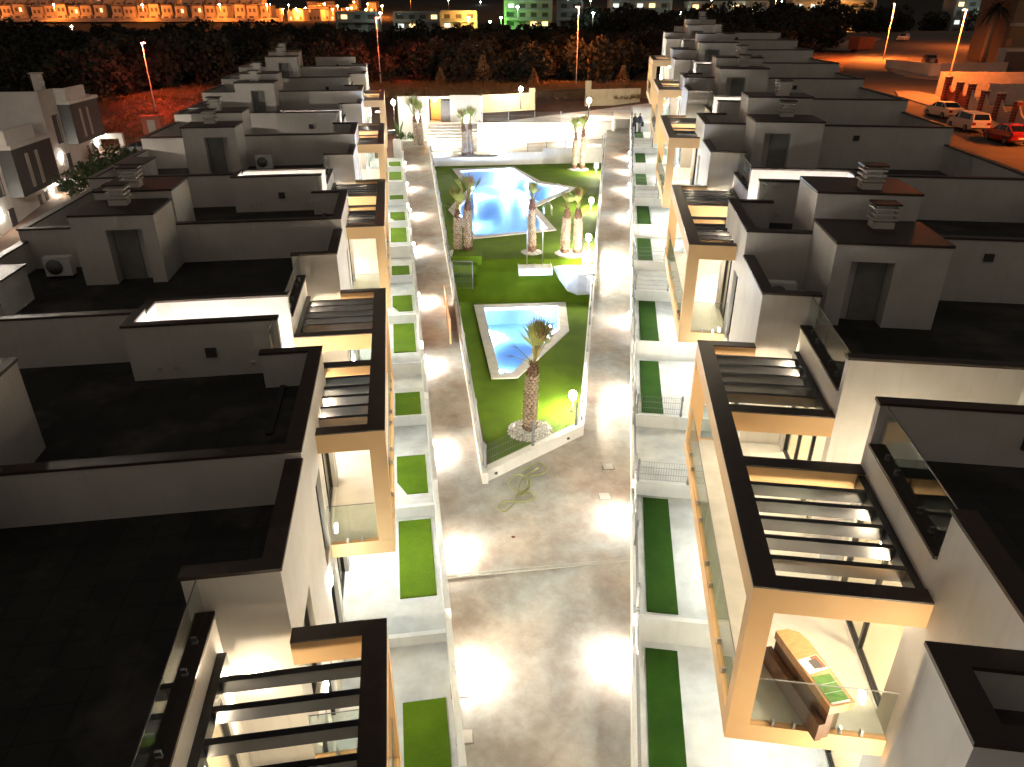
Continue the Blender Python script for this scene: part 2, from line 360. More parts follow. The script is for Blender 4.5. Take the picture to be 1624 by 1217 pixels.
    def rooms(h, u0, u1, v0, fz, lights=True):
        h.B(h.inn, u0, u1, 5.9, 6.0, -6.1, fz - .2)
        h.B(h.inn, u0, u1, v0, 5.9, -3.40, -3.06); h.B(h.inn, u0, u1, v0, 5.9, -6.3, -6.1); h.B(h.inn, u0, u1, v0, 5.9, fz - .25, fz - .2)
        if lights:
            um = (u0 + u1) / 2; h.lamp(um, 4.2, fz - .3, 'lamp_room', .22, .22, .02, 'ceiling_lamp'); h.lamp(um, 4.2, -3.44, 'lamp_room', .22, .22, .02, 'ceiling_lamp')

def house_N(side, k, label, boxed=True):
    """house on the far side of an alley: balcony half with open pergola, then a projecting bay"""
    h = House(side, k, label); uM = h.uM; top = 1.4 if side == 'R' else 1.25; fz = .3; VB = 12.4
    h.level(2.6, 2.8, 5.65, 9.6, -3.2, .55, [(5.95, 9.2, -3.04, -.55)]); h.level(2.6, 2.8, 5.65, 9.6, -8, -3.2, [(6.0, 9.2, -6.05, -3.75)])
    h.window(5.95, 9.2, -3.04, -.55, 2.65, 3, 'sliding_door'); h.window(6.0, 9.2, -6.05, -3.75, 2.65, 3, 'sliding_door')
    h.level(1.5, 1.7, 9.6, uM, -3.2, top, [(10.3, 11.5, -3.0, -.75)]); h.level(1.5, 1.7, 9.6, uM, -8, -3.2, [(9.9, 11.2, -6.05, -3.7), (11.55, 12.6, -6.05, -3.7)])
    h.window(10.3, 11.5, -3.0, -.75, 1.6, 1); h.window(9.9, 11.2, -6.05, -3.7, 1.6, 1); h.window(11.55, 12.6, -6.05, -3.7, 1.6, 1)
    h.W(9.6, 9.8, 1.7, 2.8, -8, top); h.W(9.6, 9.8, 2.8, 2.95, fz, top)
    h.W(5.65, 5.85, 2.8, 6.3, -8, top); h.W(5.65, 5.85, 2.6, 2.8, .55, top)
    h.W(4.85, 5.65, 6.1, 6.3, -8, top); h.W(4.85, 5.05, 6.3, VB, -8, top)
    h.W(5.05, uM, VB - .2, VB, -8, top)
    h.coping(9.57, uM, 1.47, 1.80, top); h.coping(9.57, 9.85, 1.80, 2.98, top)
    h.coping(5.62, 5.88, 2.57, 6.33, top); h.coping(4.82, 5.62, 6.07, 6.33, top); h.coping(4.82, 5.08, 6.33, VB, top); h.coping(5.08, uM, VB - .23, VB + .03, top)
    h.coping(5.88, 9.57, 2.56, 2.86, .55)
    h.B(h.roof, 5.85, uM, 2.8, VB - .2, .05, fz); h.B(h.roof, 9.8, uM, 1.7, 2.8, .05, fz); h.B(h.roof, 5.05, 5.85, 6.3, VB - .2, .05, fz)
    h.rooms(5.85, uM - .02, 2.8, .25)
    for i in range(2): h.glass(5.90 + i * 1.84, 5.90 + (i + 1) * 1.84 - .03, 2.70, 2.715, .64, top + .02, 'u')
    v0, v1 = (3.35, 6.2) if side == 'R' else (7.2, 9.75)
    h.tower(10.5, uM, v0, v1, fz, 2.55, 10.5, uM - .75)
    if side == 'L':
        h.W(7.5, 9.4, 10.9, VB - .2, fz, 1.36); h.coping(7.46, 9.44, 10.86, VB - .24, 1.36)
    for u, v in ((5.86, 8.2), (5.06, 9.6)):
        h.part('wall_box', 'paint_dark', (5.05 if v > 6.3 else 5.85) - .001, (5.05 if v > 6.3 else 5.85) + .07, v, v + .22, .75, .97)
    for v in (6.9, 7.3, 11.2): h.part('socket', 'wall_old', 5.05, 5.075, v, v + .09, .55, .64)
    if boxed:
        h.balcony(True, 1.5, lambda u: 2.46)
        h.lamp(7.7, 2.575, -.62); h.lamp(9.58, 2.2, -.9, su=.03, sv=.1)
    h.lamp(7.2, 1.3, -3.47, 'lamp_cool', .16, .16, .02, 'ceiling_lamp')
    h.lamp(11.4, 1.47, -3.35, 'lamp_cool', .1, .03, .08)
    if (side, k) != ('R', 0):
        h.lamp(5.62, 4.4, -.55, 'lamp_alley', .03, .16, .10); h.lamp(5.62, 4.4, -3.6, 'lamp_alley', .03, .16, .10)
    return h.finish()

def house_F(side, k, label, boxed=True):
    """house on the near side of an alley: long projecting bay, then its balcony half"""
    h = House(side, k, label); u0 = h.uM - h.P; top = .8; fz = -.1; VB = 12.4; ET = 1.35
    h.level(1.5, 1.7, u0, 2.9, -3.2, top, [(-.95 if u0 < -1.3 else -.8, -.15, -3.0, -.75), (.5, 2.4, -3.04, -.6)]); h.level(1.5, 1.7, u0, 2.9, -8, -3.2, [(-.9, .2, -6.05, -3.7), (.6, 2.5, -6.05, -3.7)])
    h.window(-.95 if u0 < -1.3 else -.8, -.15, -3.0, -.75, 1.6, 1); h.window(.5, 2.4, -3.04, -.6, 1.6, 2, 'sliding_door'); h.window(-.9, .2, -6.05, -3.7, 1.6, 1); h.window(.6, 2.5, -6.05, -3.7, 1.6, 2, 'sliding_door')
    h.W(2.7, 2.9, 1.7, 2.8, -8, top); h.W(2.7, 3.0, 2.8, 2.95, fz, top)
    h.level(2.6, 2.8, 2.9, 3.8, -8, .4, [])
    h.W(u0, u0 + .2, 1.7, VB, -8, top); h.W(u0 + .2, 3.6, VB - .2, VB, -8, top)
    h.W(3.6, 3.8, 2.8, 6.3, -8, ET); h.W(3.6, 3.8, 2.6, 2.8, .4, ET); h.W(3.8, 4.85, 6.1, 6.3, -8, ET); h.W(3.6, 4.85, VB - .2, VB, -8, top)
    h.coping(u0 - .03, 2.93, 1.47, 1.80, top); h.coping(u0 - .03, u0 + .26, 1.80, VB + .03, top); h.coping(2.66, 2.93, 1.80, 2.98, top)
    h.coping(u0 + .26, 4.82, VB - .23, VB + .03, top); h.coping(3.57, 3.83, 2.57, 6.33, ET); h.coping(3.83, 4.80, 6.07, 6.33, ET); h.coping(2.93, 3.57, 2.56, 2.86, .4)
    h.B(h.roof, u0 + .2, 3.6, 2.8, VB - .2, -.35, fz); h.B(h.roof, u0 + .2, 2.7, 1.7, 2.8, -.35, fz); h.B(h.roof, 3.6, 4.85, 6.3, VB - .2, -.35, fz)
    h.rooms(u0 + .2, 3.6, 1.7, -.15)
    h.glass(2.96, 3.56, 2.70, 2.715, .5, ET, 'u', 1)
    v0, v1 = (3.35, 6.2) if side == 'R' else (7.2, 9.75)
    h.tower(u0 + .2, u0 + 2.5, v0, v1, fz, 1.95, u0 + 2.5, u0 + .85)
    h.part('wall_box', 'paint_dark', 3.53, 3.6, 4.2, 4.45, .45, .7)
    h.part('wall_box', 'paint_dark', u0 - .07, u0 + .001, 8.2, 8.45, .2, .42)
    for v in (3.3, 5.2, 5.6): h.part('socket', 'wall_old', 3.575, 3.6, v, v + .09, .15, .24)
    if boxed:
        h.balcony(False, 1.5, lambda u: 1.5 if u < 2.9 else 2.6)
        h.lamp(1.2, 1.47, -.5); h.lamp(2.93, 2.1, -.9, su=.03, sv=.1)
    h.lamp(2.4, .9, -3.47, 'lamp_cool', .16, .16, .02, 'ceiling_lamp')
    h.lamp(-.9, 1.47, -3.35, 'lamp_cool', .1, .03, .08)
    h.lamp(3.83, 4.4, -2.2, 'lamp_alley', .03, .16, .10)
    return h.finish()

def house_near(label):
    """the house nearest the camera on the right, balcony with open pergola and set-back roof terrace"""
    h = House('R', 0, label); fz = .3; VB = 12.4; top = 1.42; U0 = -5.2
    h.level(2.6, 2.8, -2.05, 3.8, -3.2, .55, [(.55, 3.4, -3.04, -.55)]); h.level(2.6, 2.8, -2.05, 3.8, -8, -3.2, [(.55, 3.4, -6.05, -3.75)])
    h.window(.55, 3.4, -3.04, -.55, 2.65, 2, 'sliding_door'); h.window(.55, 3.4, -6.05, -3.75, 2.65, 2, 'sliding_door')
    h.W(-2.05, .3, 2.6, 2.8, .55, top)
    h.level(1.5, 1.7, U0, -2.05, -8, -3.2, []); h.level(1.5, 1.7, U0, -2.05, -3.2, .25, [(-4.2, -2.9, -3.0, -.75)]); h.W(-3.35, -2.05, 1.5, 1.7, .25, 1.12)
    h.window(-4.2, -2.9, -3.0, -.75, 1.6, 1)
    h.W(-2.25, -2.05, 1.7, 2.8, -8, 1.12); h.W(-3.35, -3.15, 1.7, 2.75, .25, 1.12); h.W(-2.25, -2.05, 2.8, 6, -8, fz)
    h.W(3.6, 3.8, 2.8, 6.3, -8, top); h.W(3.6, 3.8, 2.6, 2.8, .55, top); h.W(3.8, 4.85, 6.1, 6.3, -8, top); h.W(U0, 4.85, VB - .2, VB, -8, top)
    h.coping(-2.05, .33, 2.57, 2.92, top); h.coping(3.57, 3.83, 2.57, 6.33, top); h.coping(3.83, 4.80, 6.07, 6.33, top); h.coping(.33, 3.57, 2.56, 2.86, .55)
    h.coping(-3.38, -2.02, 1.47, 1.85, 1.12); h.coping(-2.35, -2.02, 1.85, 2.57, 1.12); h.coping(-3.38, -3.1, 1.85, 2.8, 1.12)
    h.B(h.roof, -2.05, 3.6, 2.8, VB - .2, .05, fz); h.B(h.roof, U0, -2.05, 2.8, VB - .2, .05, fz); h.B(h.roof, U0, -2.25, 1.7, 2.8, .05, .45); h.B(h.roof, 3.6, 4.85, 6.3, VB - .2, .05, fz)
    h.rooms(-2.0, 3.6, 2.8, .25)
    for i in range(2): h.glass(.36 + i * 1.6, .36 + (i + 1) * 1.6 - .03, 2.70, 2.715, .64, top, 'u')
    h.part('wall_box', 'paint_dark', 3.53, 3.6, 5.2, 5.5, .7, 1.0); h.part('wall_box', 'paint_dark', -3.42, -3.35, 2.2, 2.35, .7, .85)
    h.balcony(False, 2.6, lambda u: 2.46)  # open to the facade
    h.lamp(1.9, 2.575, -.45); h.lamp(.8, 2.575, -.62); h.lamp(-1.0, 2.57, -3.3, 'lamp_warm'); h.lamp(-3.4, 1.47, -3.3, 'lamp_warm'); h.lamp(-1.2, 2.57, -.8, 'lamp_warm', .06, .03, .06)  # the two low facade lamps are added to brighten the balcony frame
    h.lamp(2.4, 1.3, -3.47, 'lamp_cool', .16, .16, .02, 'ceiling_lamp'); h.lamp(3.83, 3.4, -1.2, 'lamp_warm', .03, .10, .06)
    return h.finish()

ORD = ['first', 'second', 'third', 'fourth', 'fifth', 'sixth', 'seventh', 'eighth', 'ninth', 'tenth', 'eleventh', 'twelfth', 'thirteenth', 'fourteenth', 'fifteenth', 'sixteenth', 'seventeenth', 'eighteenth', 'nineteenth', 'twentieth']
ORD += ['twenty ' + q for q in ORD[:9]] + ['thirtieth']
house_near('white house nearest the camera in the right row, table on its balcony')
n = 1
for k in range(5):
    house_N('R', k, '%s white house from the camera in the right row, glass on its roof edge' % ORD[n]); n += 1
    house_F('R', k + 1, '%s white house from the camera in the right row, dark roof to the front' % ORD[n], boxed=k + 1 < 5); n += 1
n = 0
for k in range(5):
    house_N('L', k, '%s white house from the camera in the left row, glass on its roof edge' % ORD[n]); n += 1
    house_F('L', k + 1, '%s white house from the camera in the left row, dark roof to the front' % ORD[n], boxed=k + 1 < 5); n += 1

# ------------------------------------------------------------------ front gardens, steps and walls
def fence(a, b, za, zb, h, n, label, group=None, wires=True, gap=.0):
    """welded mesh fence from a to b; posts and one wire mesh for each bay"""
    a = Vector((*a, za)); b = Vector((*b, zb)); d = b - a; L = d.length; dirv = d.normalized(); ang = math.atan2(d.y, d.x)
    root = empty('mesh_fence', a, ang, label, 'fence', group); sl = d.z / math.hypot(d.x, d.y); Lh = math.hypot(d.x, d.y)
    pm = None
    for i in range(n + 1):
        x = Lh * i / n
        if pm is None:
            pm = MB().box(-.03, .03, -.03, .03, 0, h + .06).box(-.042, .042, -.042, .042, .02, .12).box(-.042, .042, -.042, .042, h - .12, h - .02).build('post', 'grey_metal', root); o = pm
        else: o = pm.copy(); col.objects.link(o)
        o.location = (x, 0, sl * x)
    if wires:
        bay = Lh / n; m = MB(); nv = max(3, int(bay / .075)); r = .0035
        for j in range(1, nv):
            x = bay * j / nv; m.tube([(x, 0, .06 + sl * x), (x, 0, h + sl * x)], r, 3, False, False)
        for z in (.08, h * .36, h * .38, h * .68, h * .70, h - .03):
            m.tube([(0, 0, z), (bay, 0, z + sl * bay)], r * 1.2, 3, False, False)
        w0 = m.build('wire_mesh', 'grey_metal', root); w0['kind'] = 'stuff'
        for i in range(1, n):
            o = w0.copy(); col.objects.link(o); o.location = (bay * i, 0, sl * bay * i)
    return root

def lots(side):
    W = RW if side == 'R' else LW; P = PR if side == 'R' else PL; T = TR if side == 'R' else TL; k0 = 0 if side == 'R' else -1
    rel = (-.25, .40, .75) if side == 'R' else (.0, .25, .5)
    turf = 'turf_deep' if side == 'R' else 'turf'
    vin, vs = (-1.37, (-1.0, -.22)) if side == 'R' else (-1.25, (-.95, .06))
    word = 'right' if side == 'R' else 'left'
    c = 0
    for k in range(0, 5):
        base = (k + k0) * P; g = T[k] - 6.1
        cells = [(-.35, 4.83, rel[0], (.1, 4.6) if side == 'R' else (1.2, 4.65)), (4.83, 10.3, rel[1], (5.2, 10.15) if side == 'R' else (5.75, 8.1)), (10.3, P - .35, rel[2], None if side == 'R' else (9.75 + .7, 12.6))]
        if k == 0 and side == 'R': cells[0] = (-6, 4.83, rel[0], (-6, 4.6))
        if k == 4: cells = cells[:2]
        for ci, (ua, ub, dz, strip) in enumerate(cells):
            z = g + dz; c += 1
            poly = [W(base + ua, vin + .15), W(base + ub, vin + .15), W(base + ub, 2.7), W(base + ua, 2.7)]
            o = MB().prism(poly, z - 1.6, z).build('paving', 'paving'); struct(o, 'pale paved garden, %s counted from the camera on the %s side' % (ORD[c - 1], word))
            if strip:
                pts = [(strip[0], vs[0]), (strip[1], vs[0]), (strip[1], vs[1]), (strip[0], vs[1])]
                if side == 'L' and ci == 1: pts = [(strip[0], vs[0]), (strip[1], vs[0]), (strip[1], vs[1]), (strip[0] + .75, vs[1]), (strip[0], vs[1] - .32)]
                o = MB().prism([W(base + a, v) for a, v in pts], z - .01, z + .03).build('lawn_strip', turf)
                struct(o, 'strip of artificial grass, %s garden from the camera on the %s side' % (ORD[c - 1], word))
            # low white wall towards the path
            ya, yb = W(base + ua, vin)[1], W(base + ub, vin)[1]
            ztop = max(z + (.22 if side == 'R' else .12), zp(yb) + .48 if side == 'L' else zp(yb) + .5)
            poly = [W(base + ua, vin), W(base + ub, vin), W(base + ub, vin + .15), W(base + ua, vin + .15)]
            o = MB().prism(poly, zp(ya) - 1.5, ztop).build('low_wall', 'render_white'); tag(o, 'low white wall beside the %s path, %s from the camera' % (word, ORD[c - 1]), 'wall', 'low white walls along the paths')
            # step wall on the near edge of each raised garden
            if ci or k:
                poly = [W(base + ua - .001, vin + .152), W(base + ua - .001, 1.45), W(base + ua + .14, 1.45), W(base + ua + .14, vin + .152)]
                hgt = z + (.14 if side == 'R' else .16)
                o = MB().prism(poly, z - 1.9, hgt).build('step_wall', 'render_white'); tag(o, 'white step wall between %s side gardens, %s from the camera' % (word, ORD[c - 1]), 'wall', 'white step walls between gardens')
                if side == 'R' and ci != 1:
                    fence(W(base + ua + .07, -1.2), W(base + ua + .07, .35), hgt, hgt, .75, 1, 'short mesh fence across the right gardens, on the %s step wall' % ORD[c - 1], 'short mesh fences on step walls')
            if side == 'R':
                nn = 2 if ci < 2 else 1
                fence(W(base + ua + .15, -1.29), W(base + ub - .25, -1.29), ztop, ztop, .8, nn, 'mesh fence on the wall beside the right path, %s garden from the camera' % (ORD[c - 1]), 'mesh fences along the right path')
lots('R'); lots('L')

# ------------------------------------------------------------------ paths, plaza
def ribbon(name, pa, pb, zf, dz, m, n=30):
    """sheet between two straight edges, following zf"""
    mb = MB(); vs = []; fs = []
    for i in range(n + 1):
        t = i / n
        for e in (pa, pb):
            x = e[0][0] + (e[1][0] - e[0][0]) * t; y = e[0][1] + (e[1][1] - e[0][1]) * t; vs.append((x, y, zf(y) + dz))
    for i in range(n): fs.append((2 * i, 2 * i + 1, 2 * i + 3, 2 * i + 2))
    mb.add(vs, fs); return mb.build(name, m)
WLa, WLb = (-.98, 19.64), (-7.45, 66.6)           # outer foot of the wall left of the lawn
WRa, WRb = (2.60, 22.45), (8.55, 68.2)            # outer foot of the wall right of the lawn
def on(a, b, Y): t = (Y - a[1]) / (b[1] - a[1]); return (a[0] + (b[0] - a[0]) * t, Y)
le = [LW(-12, -1.2), LW(62, -1.2)]; re = [RW(-8, -1.33), RW(68, -1.33)]
struct(ribbon('path', (on(*le, 19.66), on(*le, 70)), (on(WLa, WLb, 19.66), on(WLa, WLb, 70)), zp, 0, 'concrete'), 'narrow worn concrete path between left gardens and lawn')
struct(ribbon('path', (on(WRa, WRb, 22.46), on(WRa, WRb, 76)), (on(*re, 22.46), on(*re, 76)), zp, 0, 'concrete'), 'narrow worn concrete path between lawn and right gardens')
a0, a1 = on(*le, 3), on(*re, 3); b0, b1 = on(*le, 19.66), on(*re, 22.46)
pl = MB(); quad = [a0, a1, b1, (2.60, 22.46), (-.98, 19.66), b0]; pl.add([(p[0], p[1], zp(p[1])) for p in quad], [tuple(range(6))])
struct(pl.build('plaza', 'concrete'), 'wide stained concrete plaza in the foreground')
# drainage channel with slotted grate
d0, d1 = Vector((-1.95, 15.50)), Vector((3.44, 16.22)); dd = (d1 - d0); L = dd.length
dr = empty('drain_channel', (d0.x, d0.y, (zp(d0.y) + zp(d1.y)) / 2 + .0), math.atan2(dd.y, dd.x), 'narrow slotted drain channel across the concrete plaza', 'drain')
fr = MB().box(0, L, -.065, -.05, -.05, .030).box(0, L, .05, .065, -.05, .030).build('frame', 'coping_stone', dr)
sl0 = None
nbar = 150
mbs = MB()
for i in range(nbar): mbs.box(L * i / nbar, L * i / nbar + .020, -.05, .05, .01, .026)
mbs.build('grate', 'coping_stone', dr)['kind'] = 'stuff'
# hose lying in loops
hp = [(.34, 20.33), (.9, 20.75), (1.19, 20.4), (1.01, 20.13), (.63, 20.0), (.58, 19.48), (.33, 19.16), (0, 19.35), (-.08, 19.74), (.17, 20.13), (.46, 19.93), (.5, 19.48), (.13, 19.04), (.08, 18.73), (-.23, 18.26), (-.43, 18.44), (-.23, 18.73), (.32, 18.73), (.73, 18.92), (.57, 19.23), (.30, 19.0), (.25, 19.6), (.5, 20.1), (.95, 20.5)]
def spline(p, n=6):
    out = []
    for i in range(len(p) - 1):
        q = [Vector((*p[max(0, min(len(p) - 1, i + k))], 0)) for k in (-1, 0, 1, 2)]
        for j in range(n):
            t = j / n; out.append(.5 * ((2 * q[1]) + (q[2] - q[0]) * t + (2 * q[0] - 5 * q[1] + 4 * q[2] - q[3]) * t * t + (3 * q[1] - q[0] - 3 * q[2] + q[3]) * t ** 3))
    return out
hs = [(p.x, p.y, zp(p.y) + .022 + (.012 if (i // 12) % 2 else 0)) for i, p in enumerate(spline(hp))]
tag(MB().tube(hs, .019, 6).build('garden_hose', 'hose'), 'thin yellow green hose lying in loops on the plaza', 'hose')

for i, (px, py) in enumerate(((964, 740), (959, 787), (728, 1096), (737, 1168))):
    X, Y, Z = G(px, py, zp); r = empty('access_cover', (X, Y, Z), .1, ('pale square access cover near the right path mouth', 'second pale square access cover nearer the drain at right', 'pale square access cover by the left plaza edge', 'pale square access cover nearest the camera at left')[i], 'cover', 'square access covers in the plaza')
    MB().box(-.17, .17, -.17, .17, -.02, .012).build('plate', 'coping_stone', r); MB().box(-.2, .2, -.2, .2, -.02, .006).build('rim', 'pavement', r)
X, Y, Z = G(814, 852, zp)
st_b = MB(); st_b.add([(X + .055 * (1 + .3 * math.sin(3 * t)) * math.cos(t), Y + .06 * (1 + .25 * math.cos(2 * t)) * math.sin(t), zp(Y + .06 * (1 + .25 * math.cos(2 * t)) * math.sin(t)) + .004) for t in [k * .3927 for k in range(16)]], [tuple(range(16))])
struct(st_b.build('stain', 'stain'), 'small reddish brown stain on the plaza concrete')
# ------------------------------------------------------------------ walls round the lawn
def slope_wall(name, a, b, inward, t, hgt, label, zb=-1.0, n=1, m='render_white'):
    a = Vector(a); b = Vector(b); d = (b - a).normalized(); nrm = Vector((-d.y, d.x)) * inward
    poly = [tuple(a), tuple(b), tuple(b + nrm * t), tuple(a + nrm * t)]
    o = MB().prism(poly, [zp(p[1]) + zb for p in poly], [zp(a.y) + hgt, zp(b.y) + hgt, zp(b.y) + hgt, zp(a.y) + hgt]).build(name, m)
    return tag(o, label, 'wall')
slope_wall('garden_wall', WLa, WLb, -1, .2, .42, 'long low white wall between left path and the lawn')
slope_wall('garden_wall', WRa, WRb, 1, .2, .42, 'long low white wall between lawn and right path')
fw0, fw1 = Vector(WLa), Vector(WRa); fd = (fw1 - fw0).normalized(); fn = Vector((-fd.y, fd.x))
poly = [tuple(fw0 + fd * .0), tuple(fw1), tuple(fw1 + fn * .3 - fd * .05), tuple(fw0 + fn * .3 + fd * .18)]
fwall = tag(MB().prism(poly, -1, [zp(p[1]) + .42 for p in (poly[0], poly[1], poly[1], poly[0])]).build('garden_wall', 'render_white'), 'white wall closing the lawn at the plaza, low and slanting', 'wall')
for t in (.12, .83):
    q = fw0 + fd * (fd.dot(fw1 - fw0) * t) - fn * .03; box('drain_spout', 'paint_dark', fwall, q.x - .05, q.x + .05, q.y - .03, q.y + .05, zp(q.y) + .16, zp(q.y) + .22)
FN = 'mesh fences round the lawn'
a = on(WLa, WLb, 20.1); b = on(WLa, WLb, 64.5)
fence((a[0] + .1, a[1]), (b[0] + .1, b[1]), zp(a[1]) + .42, zp(b[1]) + .42, .85, 17, 'mesh fence on the wall left of the lawn', FN)
a = on(WRa, WRb, 22.8); b = on(WRa, WRb, 67)
fence((a[0] - .1, a[1]), (b[0] - .1, b[1]), zp(a[1]) + .42, zp(b[1]) + .42, .85, 17, 'mesh fence on the wall right of the lawn', FN)
q0, q1 = fw0 + fd * .25 + fn * .15, fw1 - fd * .25 + fn * .15
fence(tuple(q0), tuple(q1), zp(q0.y) + .43, zp(q1.y) + .43, .9, 2, 'mesh fence at the front of the lawn facing the plaza', FN)

# ------------------------------------------------------------------ lawn, pools
ZL, ZU = .55, 2.25
def inner(Y): return on(WLa, WLb, Y)[0] + .15, on(WRa, WRb, Y)[0] - .15
def sheet(outer, holes, zf, name, m):
    loops = [[Vector((x, y, 0)) for x, y in outer]] + [[Vector((x, y, 0)) for x, y in hh] for hh in holes]
    tri = geometry.tessellate_polygon(loops); pts = [p for l in loops for p in l]
    tris = []
    for t in tri:
        a, b, c = (pts[i] for i in t)
        tris.append(t if (b - a).cross(c - a).z > 0 else t[::-1])
    return MB().add([(p.x, p.y, zf(p.y)) for p in pts], tris).build(name, m)
SC = [(-2.0, 35.0 + .42), (2.84, 35.85), (2.75, 31.91), (.24, 26.8), (-.86, 26.72)]
SW = [(-1.47, 34.95), (2.39, 35.27), (2.27, 32.09), (-.04, 27.22), (-.5, 27.22)]
BC = [(-5.29, 65.22), (.14, 66.4), (2.33, 59.61), (5.09, 57.02), (1.68, 50.46), (2.77, 44.18), (-2.29, 42.2), (-4.41, 49.68), (-3.44, 56.67)]
BWp = [(-4.6, 64.32), (.02, 65.4), (2.0, 58.85), (4.42, 56.8), (1.2, 50.7), (2.25, 44.45), (-2.15, 42.75), (-3.85, 49.4), (-2.98, 56.11)]
Y1, Y2 = 36.0, 38.2
xl, xr = inner(Y1)
low = [(fw0.x + .28, fw0.y + .30), (2.45, 22.6), (xr, Y1), (xl, Y1)]
struct(sheet(low, [SC], lambda y: ZL, 'lawn', 'turf'), 'lower lawn of artificial grass round the small pool')
xl2, xr2 = inner(Y2); xl3, xr3 = inner(67.3)
bank = MB(); vs = []
for y, z in ((Y1, ZL), (36.7, 1.18), (37.4, 1.78), (Y2, ZU)):
    l, r = inner(y); vs += [(l, y, z), (r, y, z)]
bank.add(vs, [(0, 1, 3, 2), (2, 3, 5, 4), (4, 5, 7, 6)]); struct(bank.build('lawn_bank', 'turf'), 'short grass bank between lower and upper lawn')
struct(sheet([(xl2, Y2), (xr2, Y2), (inner(68.6)[1], 68.6), (xl3, 66.6)], [BC], lambda y: ZU, 'lawn', 'turf'), 'upper lawn of artificial grass round the large pool')
def pool(name, cop_, wat, zc, depth, label, lamps, lm):
    cx = sum(p[0] for p in wat) / len(wat); cyy = sum(p[1] for p in wat) / len(wat)
    root = empty(name, (cx, cyy, zc), 0, label, 'pool'); L_ = lambda P_: [(x - cx, y - cyy) for x, y in P_]
    cop_, wat = L_(cop_), L_(wat); n = len(wat)
    loops = [[Vector((x, y, 0)) for x, y in cop_], [Vector((x, y, 0)) for x, y in wat]]
    tri = geometry.tessellate_polygon(loops); pts = [p for l in loops for p in l]; mb = MB()
    tt = []
    for t in tri:
        a, b, c = (pts[i] for i in t); tt.append(t if (b - a).cross(c - a).z > 0 else t[::-1])
    mb.add([(p.x, p.y, .06) for p in pts], tt)
    mb.prism(cop_, -.2, .06, caps=False); mb.prism(wat, -.14, .06, caps=False)
    mb.build('coping', 'coping_stone', root)
    b = MB(); b.prism(wat, -depth, -.141, caps=False); b.add([(x, y, -depth) for x, y in wat], [tuple(geometry_tri) for geometry_tri in geometry.tessellate_polygon([[Vector((x, y, 0)) for x, y in wat]])])
    b.build('basin', 'pool_tile', root)
    wt = [tuple(t) for t in geometry.tessellate_polygon([[Vector((x, y, 0)) for x, y in wat]])]
    sh_ = [(x * .999, y * .999) for x, y in wat]; k_ = len(sh_); wb2 = MB(); wb2.prism(sh_, -depth + .004, -.10, caps=False)
    wb2.add([(x, y, -.10) for x, y in sh_], wt); wb2.add([(x, y, -depth + .004) for x, y in sh_], [t[::-1] for t in wt]); wb2.build('water', 'water', root)
    for (x, y, nx, ny) in lamps:
        x -= cx; y -= cyy; l = MB()
        l.lathe((x + nx * .05, y + ny * .05, -.62), [(.0, -.13), (.10, -.10), (.14, 0), (.10, .10), (.0, .13)], 10); l.build('pool_lamp', lm, root)
    return root
pool('swimming_pool', BC, BWp, ZU, 1.35, 'large angular blue lit swimming pool on the upper lawn', [(-.5, 65.1, .1, -1), (1.3, 61.2, -1, -.3), (-3.75, 50.3, 1, .1), (-3.45, 60.3, 1, .2), (1.95, 46.2, -1, 0), (-.3, 43.45, 0, 1), (3.6, 57.3, -.6, -.7)], 'lamp_pool')
pool('swimming_pool', SC, SW, ZL, .9, 'small wedge shaped blue lit pool on the lower lawn', [(-1.22, 33.2, 1, .1), (-.62, 28.6, 1, .1), (1.9, 33.9, -1, 0)], 'lamp_pool_small')
# two ladders at the large pool
def ladder(x, y, rz, label):
    r = empty('pool_ladder', (x, y, ZU + .06), rz, label, 'ladder', 'steel pool ladders')
    for s in (-.25, .25):
        MB().tube([(s, .45, 0), (s, .45, .55), (s, .38, .75), (s, .2, .82), (s, .02, .75), (s, -.08, .5), (s, -.1, -.9)], .02, 6).build('rail', 'steel', r)
    for z in (-.75, -.5, -.25): MB().tube([(-.25, -.1, z), (.25, -.1, z)], .02, 6).build('rung', 'steel', r)
ladder(3.15, 54.35, math.radians(-115), 'steel handrail ladder at the far right bay of the large pool')
ladder(2.2, 48.0, math.radians(-85), 'steel handrail ladder near the tall palm at the large pool')

# ------------------------------------------------------------------ lawn furniture: shower, landing, gate, board
sh = empty('pool_shower', (1.25, 37.35, 2.06), math.radians(4), 'white double shower tray with two slim posts', 'shower')
MB().box(-.9, .9, -.42, .42, -.35, .02).box(-.9, -.86, -.42, .42, .02, .07).box(.86, .9, -.42, .42, .02, .07).box(-.02, .02, -.42, .42, .02, .06).build('tray', 'plastic_white', sh)
for x in (-.42, .42):
    p = MB().tube([(x, .3, .02), (x, .3, 1.95), (x, .26, 2.05), (x, .12, 2.07)], .028, 8).build('post', 'steel', sh)
    MB().lathe((x, .10, 2.02), [(.07, 0), (.03, .05)], 8).build('shower_head', 'steel', p)
lp = [(2.25, 37.6), (4.50, 38.5), (4.42, 36.35), (3.5, 36.3), (2.95, 36.5), (2.55, 37.0)]
la = empty('landing', (3.5, 37, 1.9), 0, 'white concrete landing with steps beside the right path', 'landing')
MB().prism([(x - 3.5, y - 37) for x, y in lp], -1.4, .12).build('slab', 'paving', la)
MB().box(.45, .95, -.95, -.66, -.8, -.02).build('step', 'render_white', la)
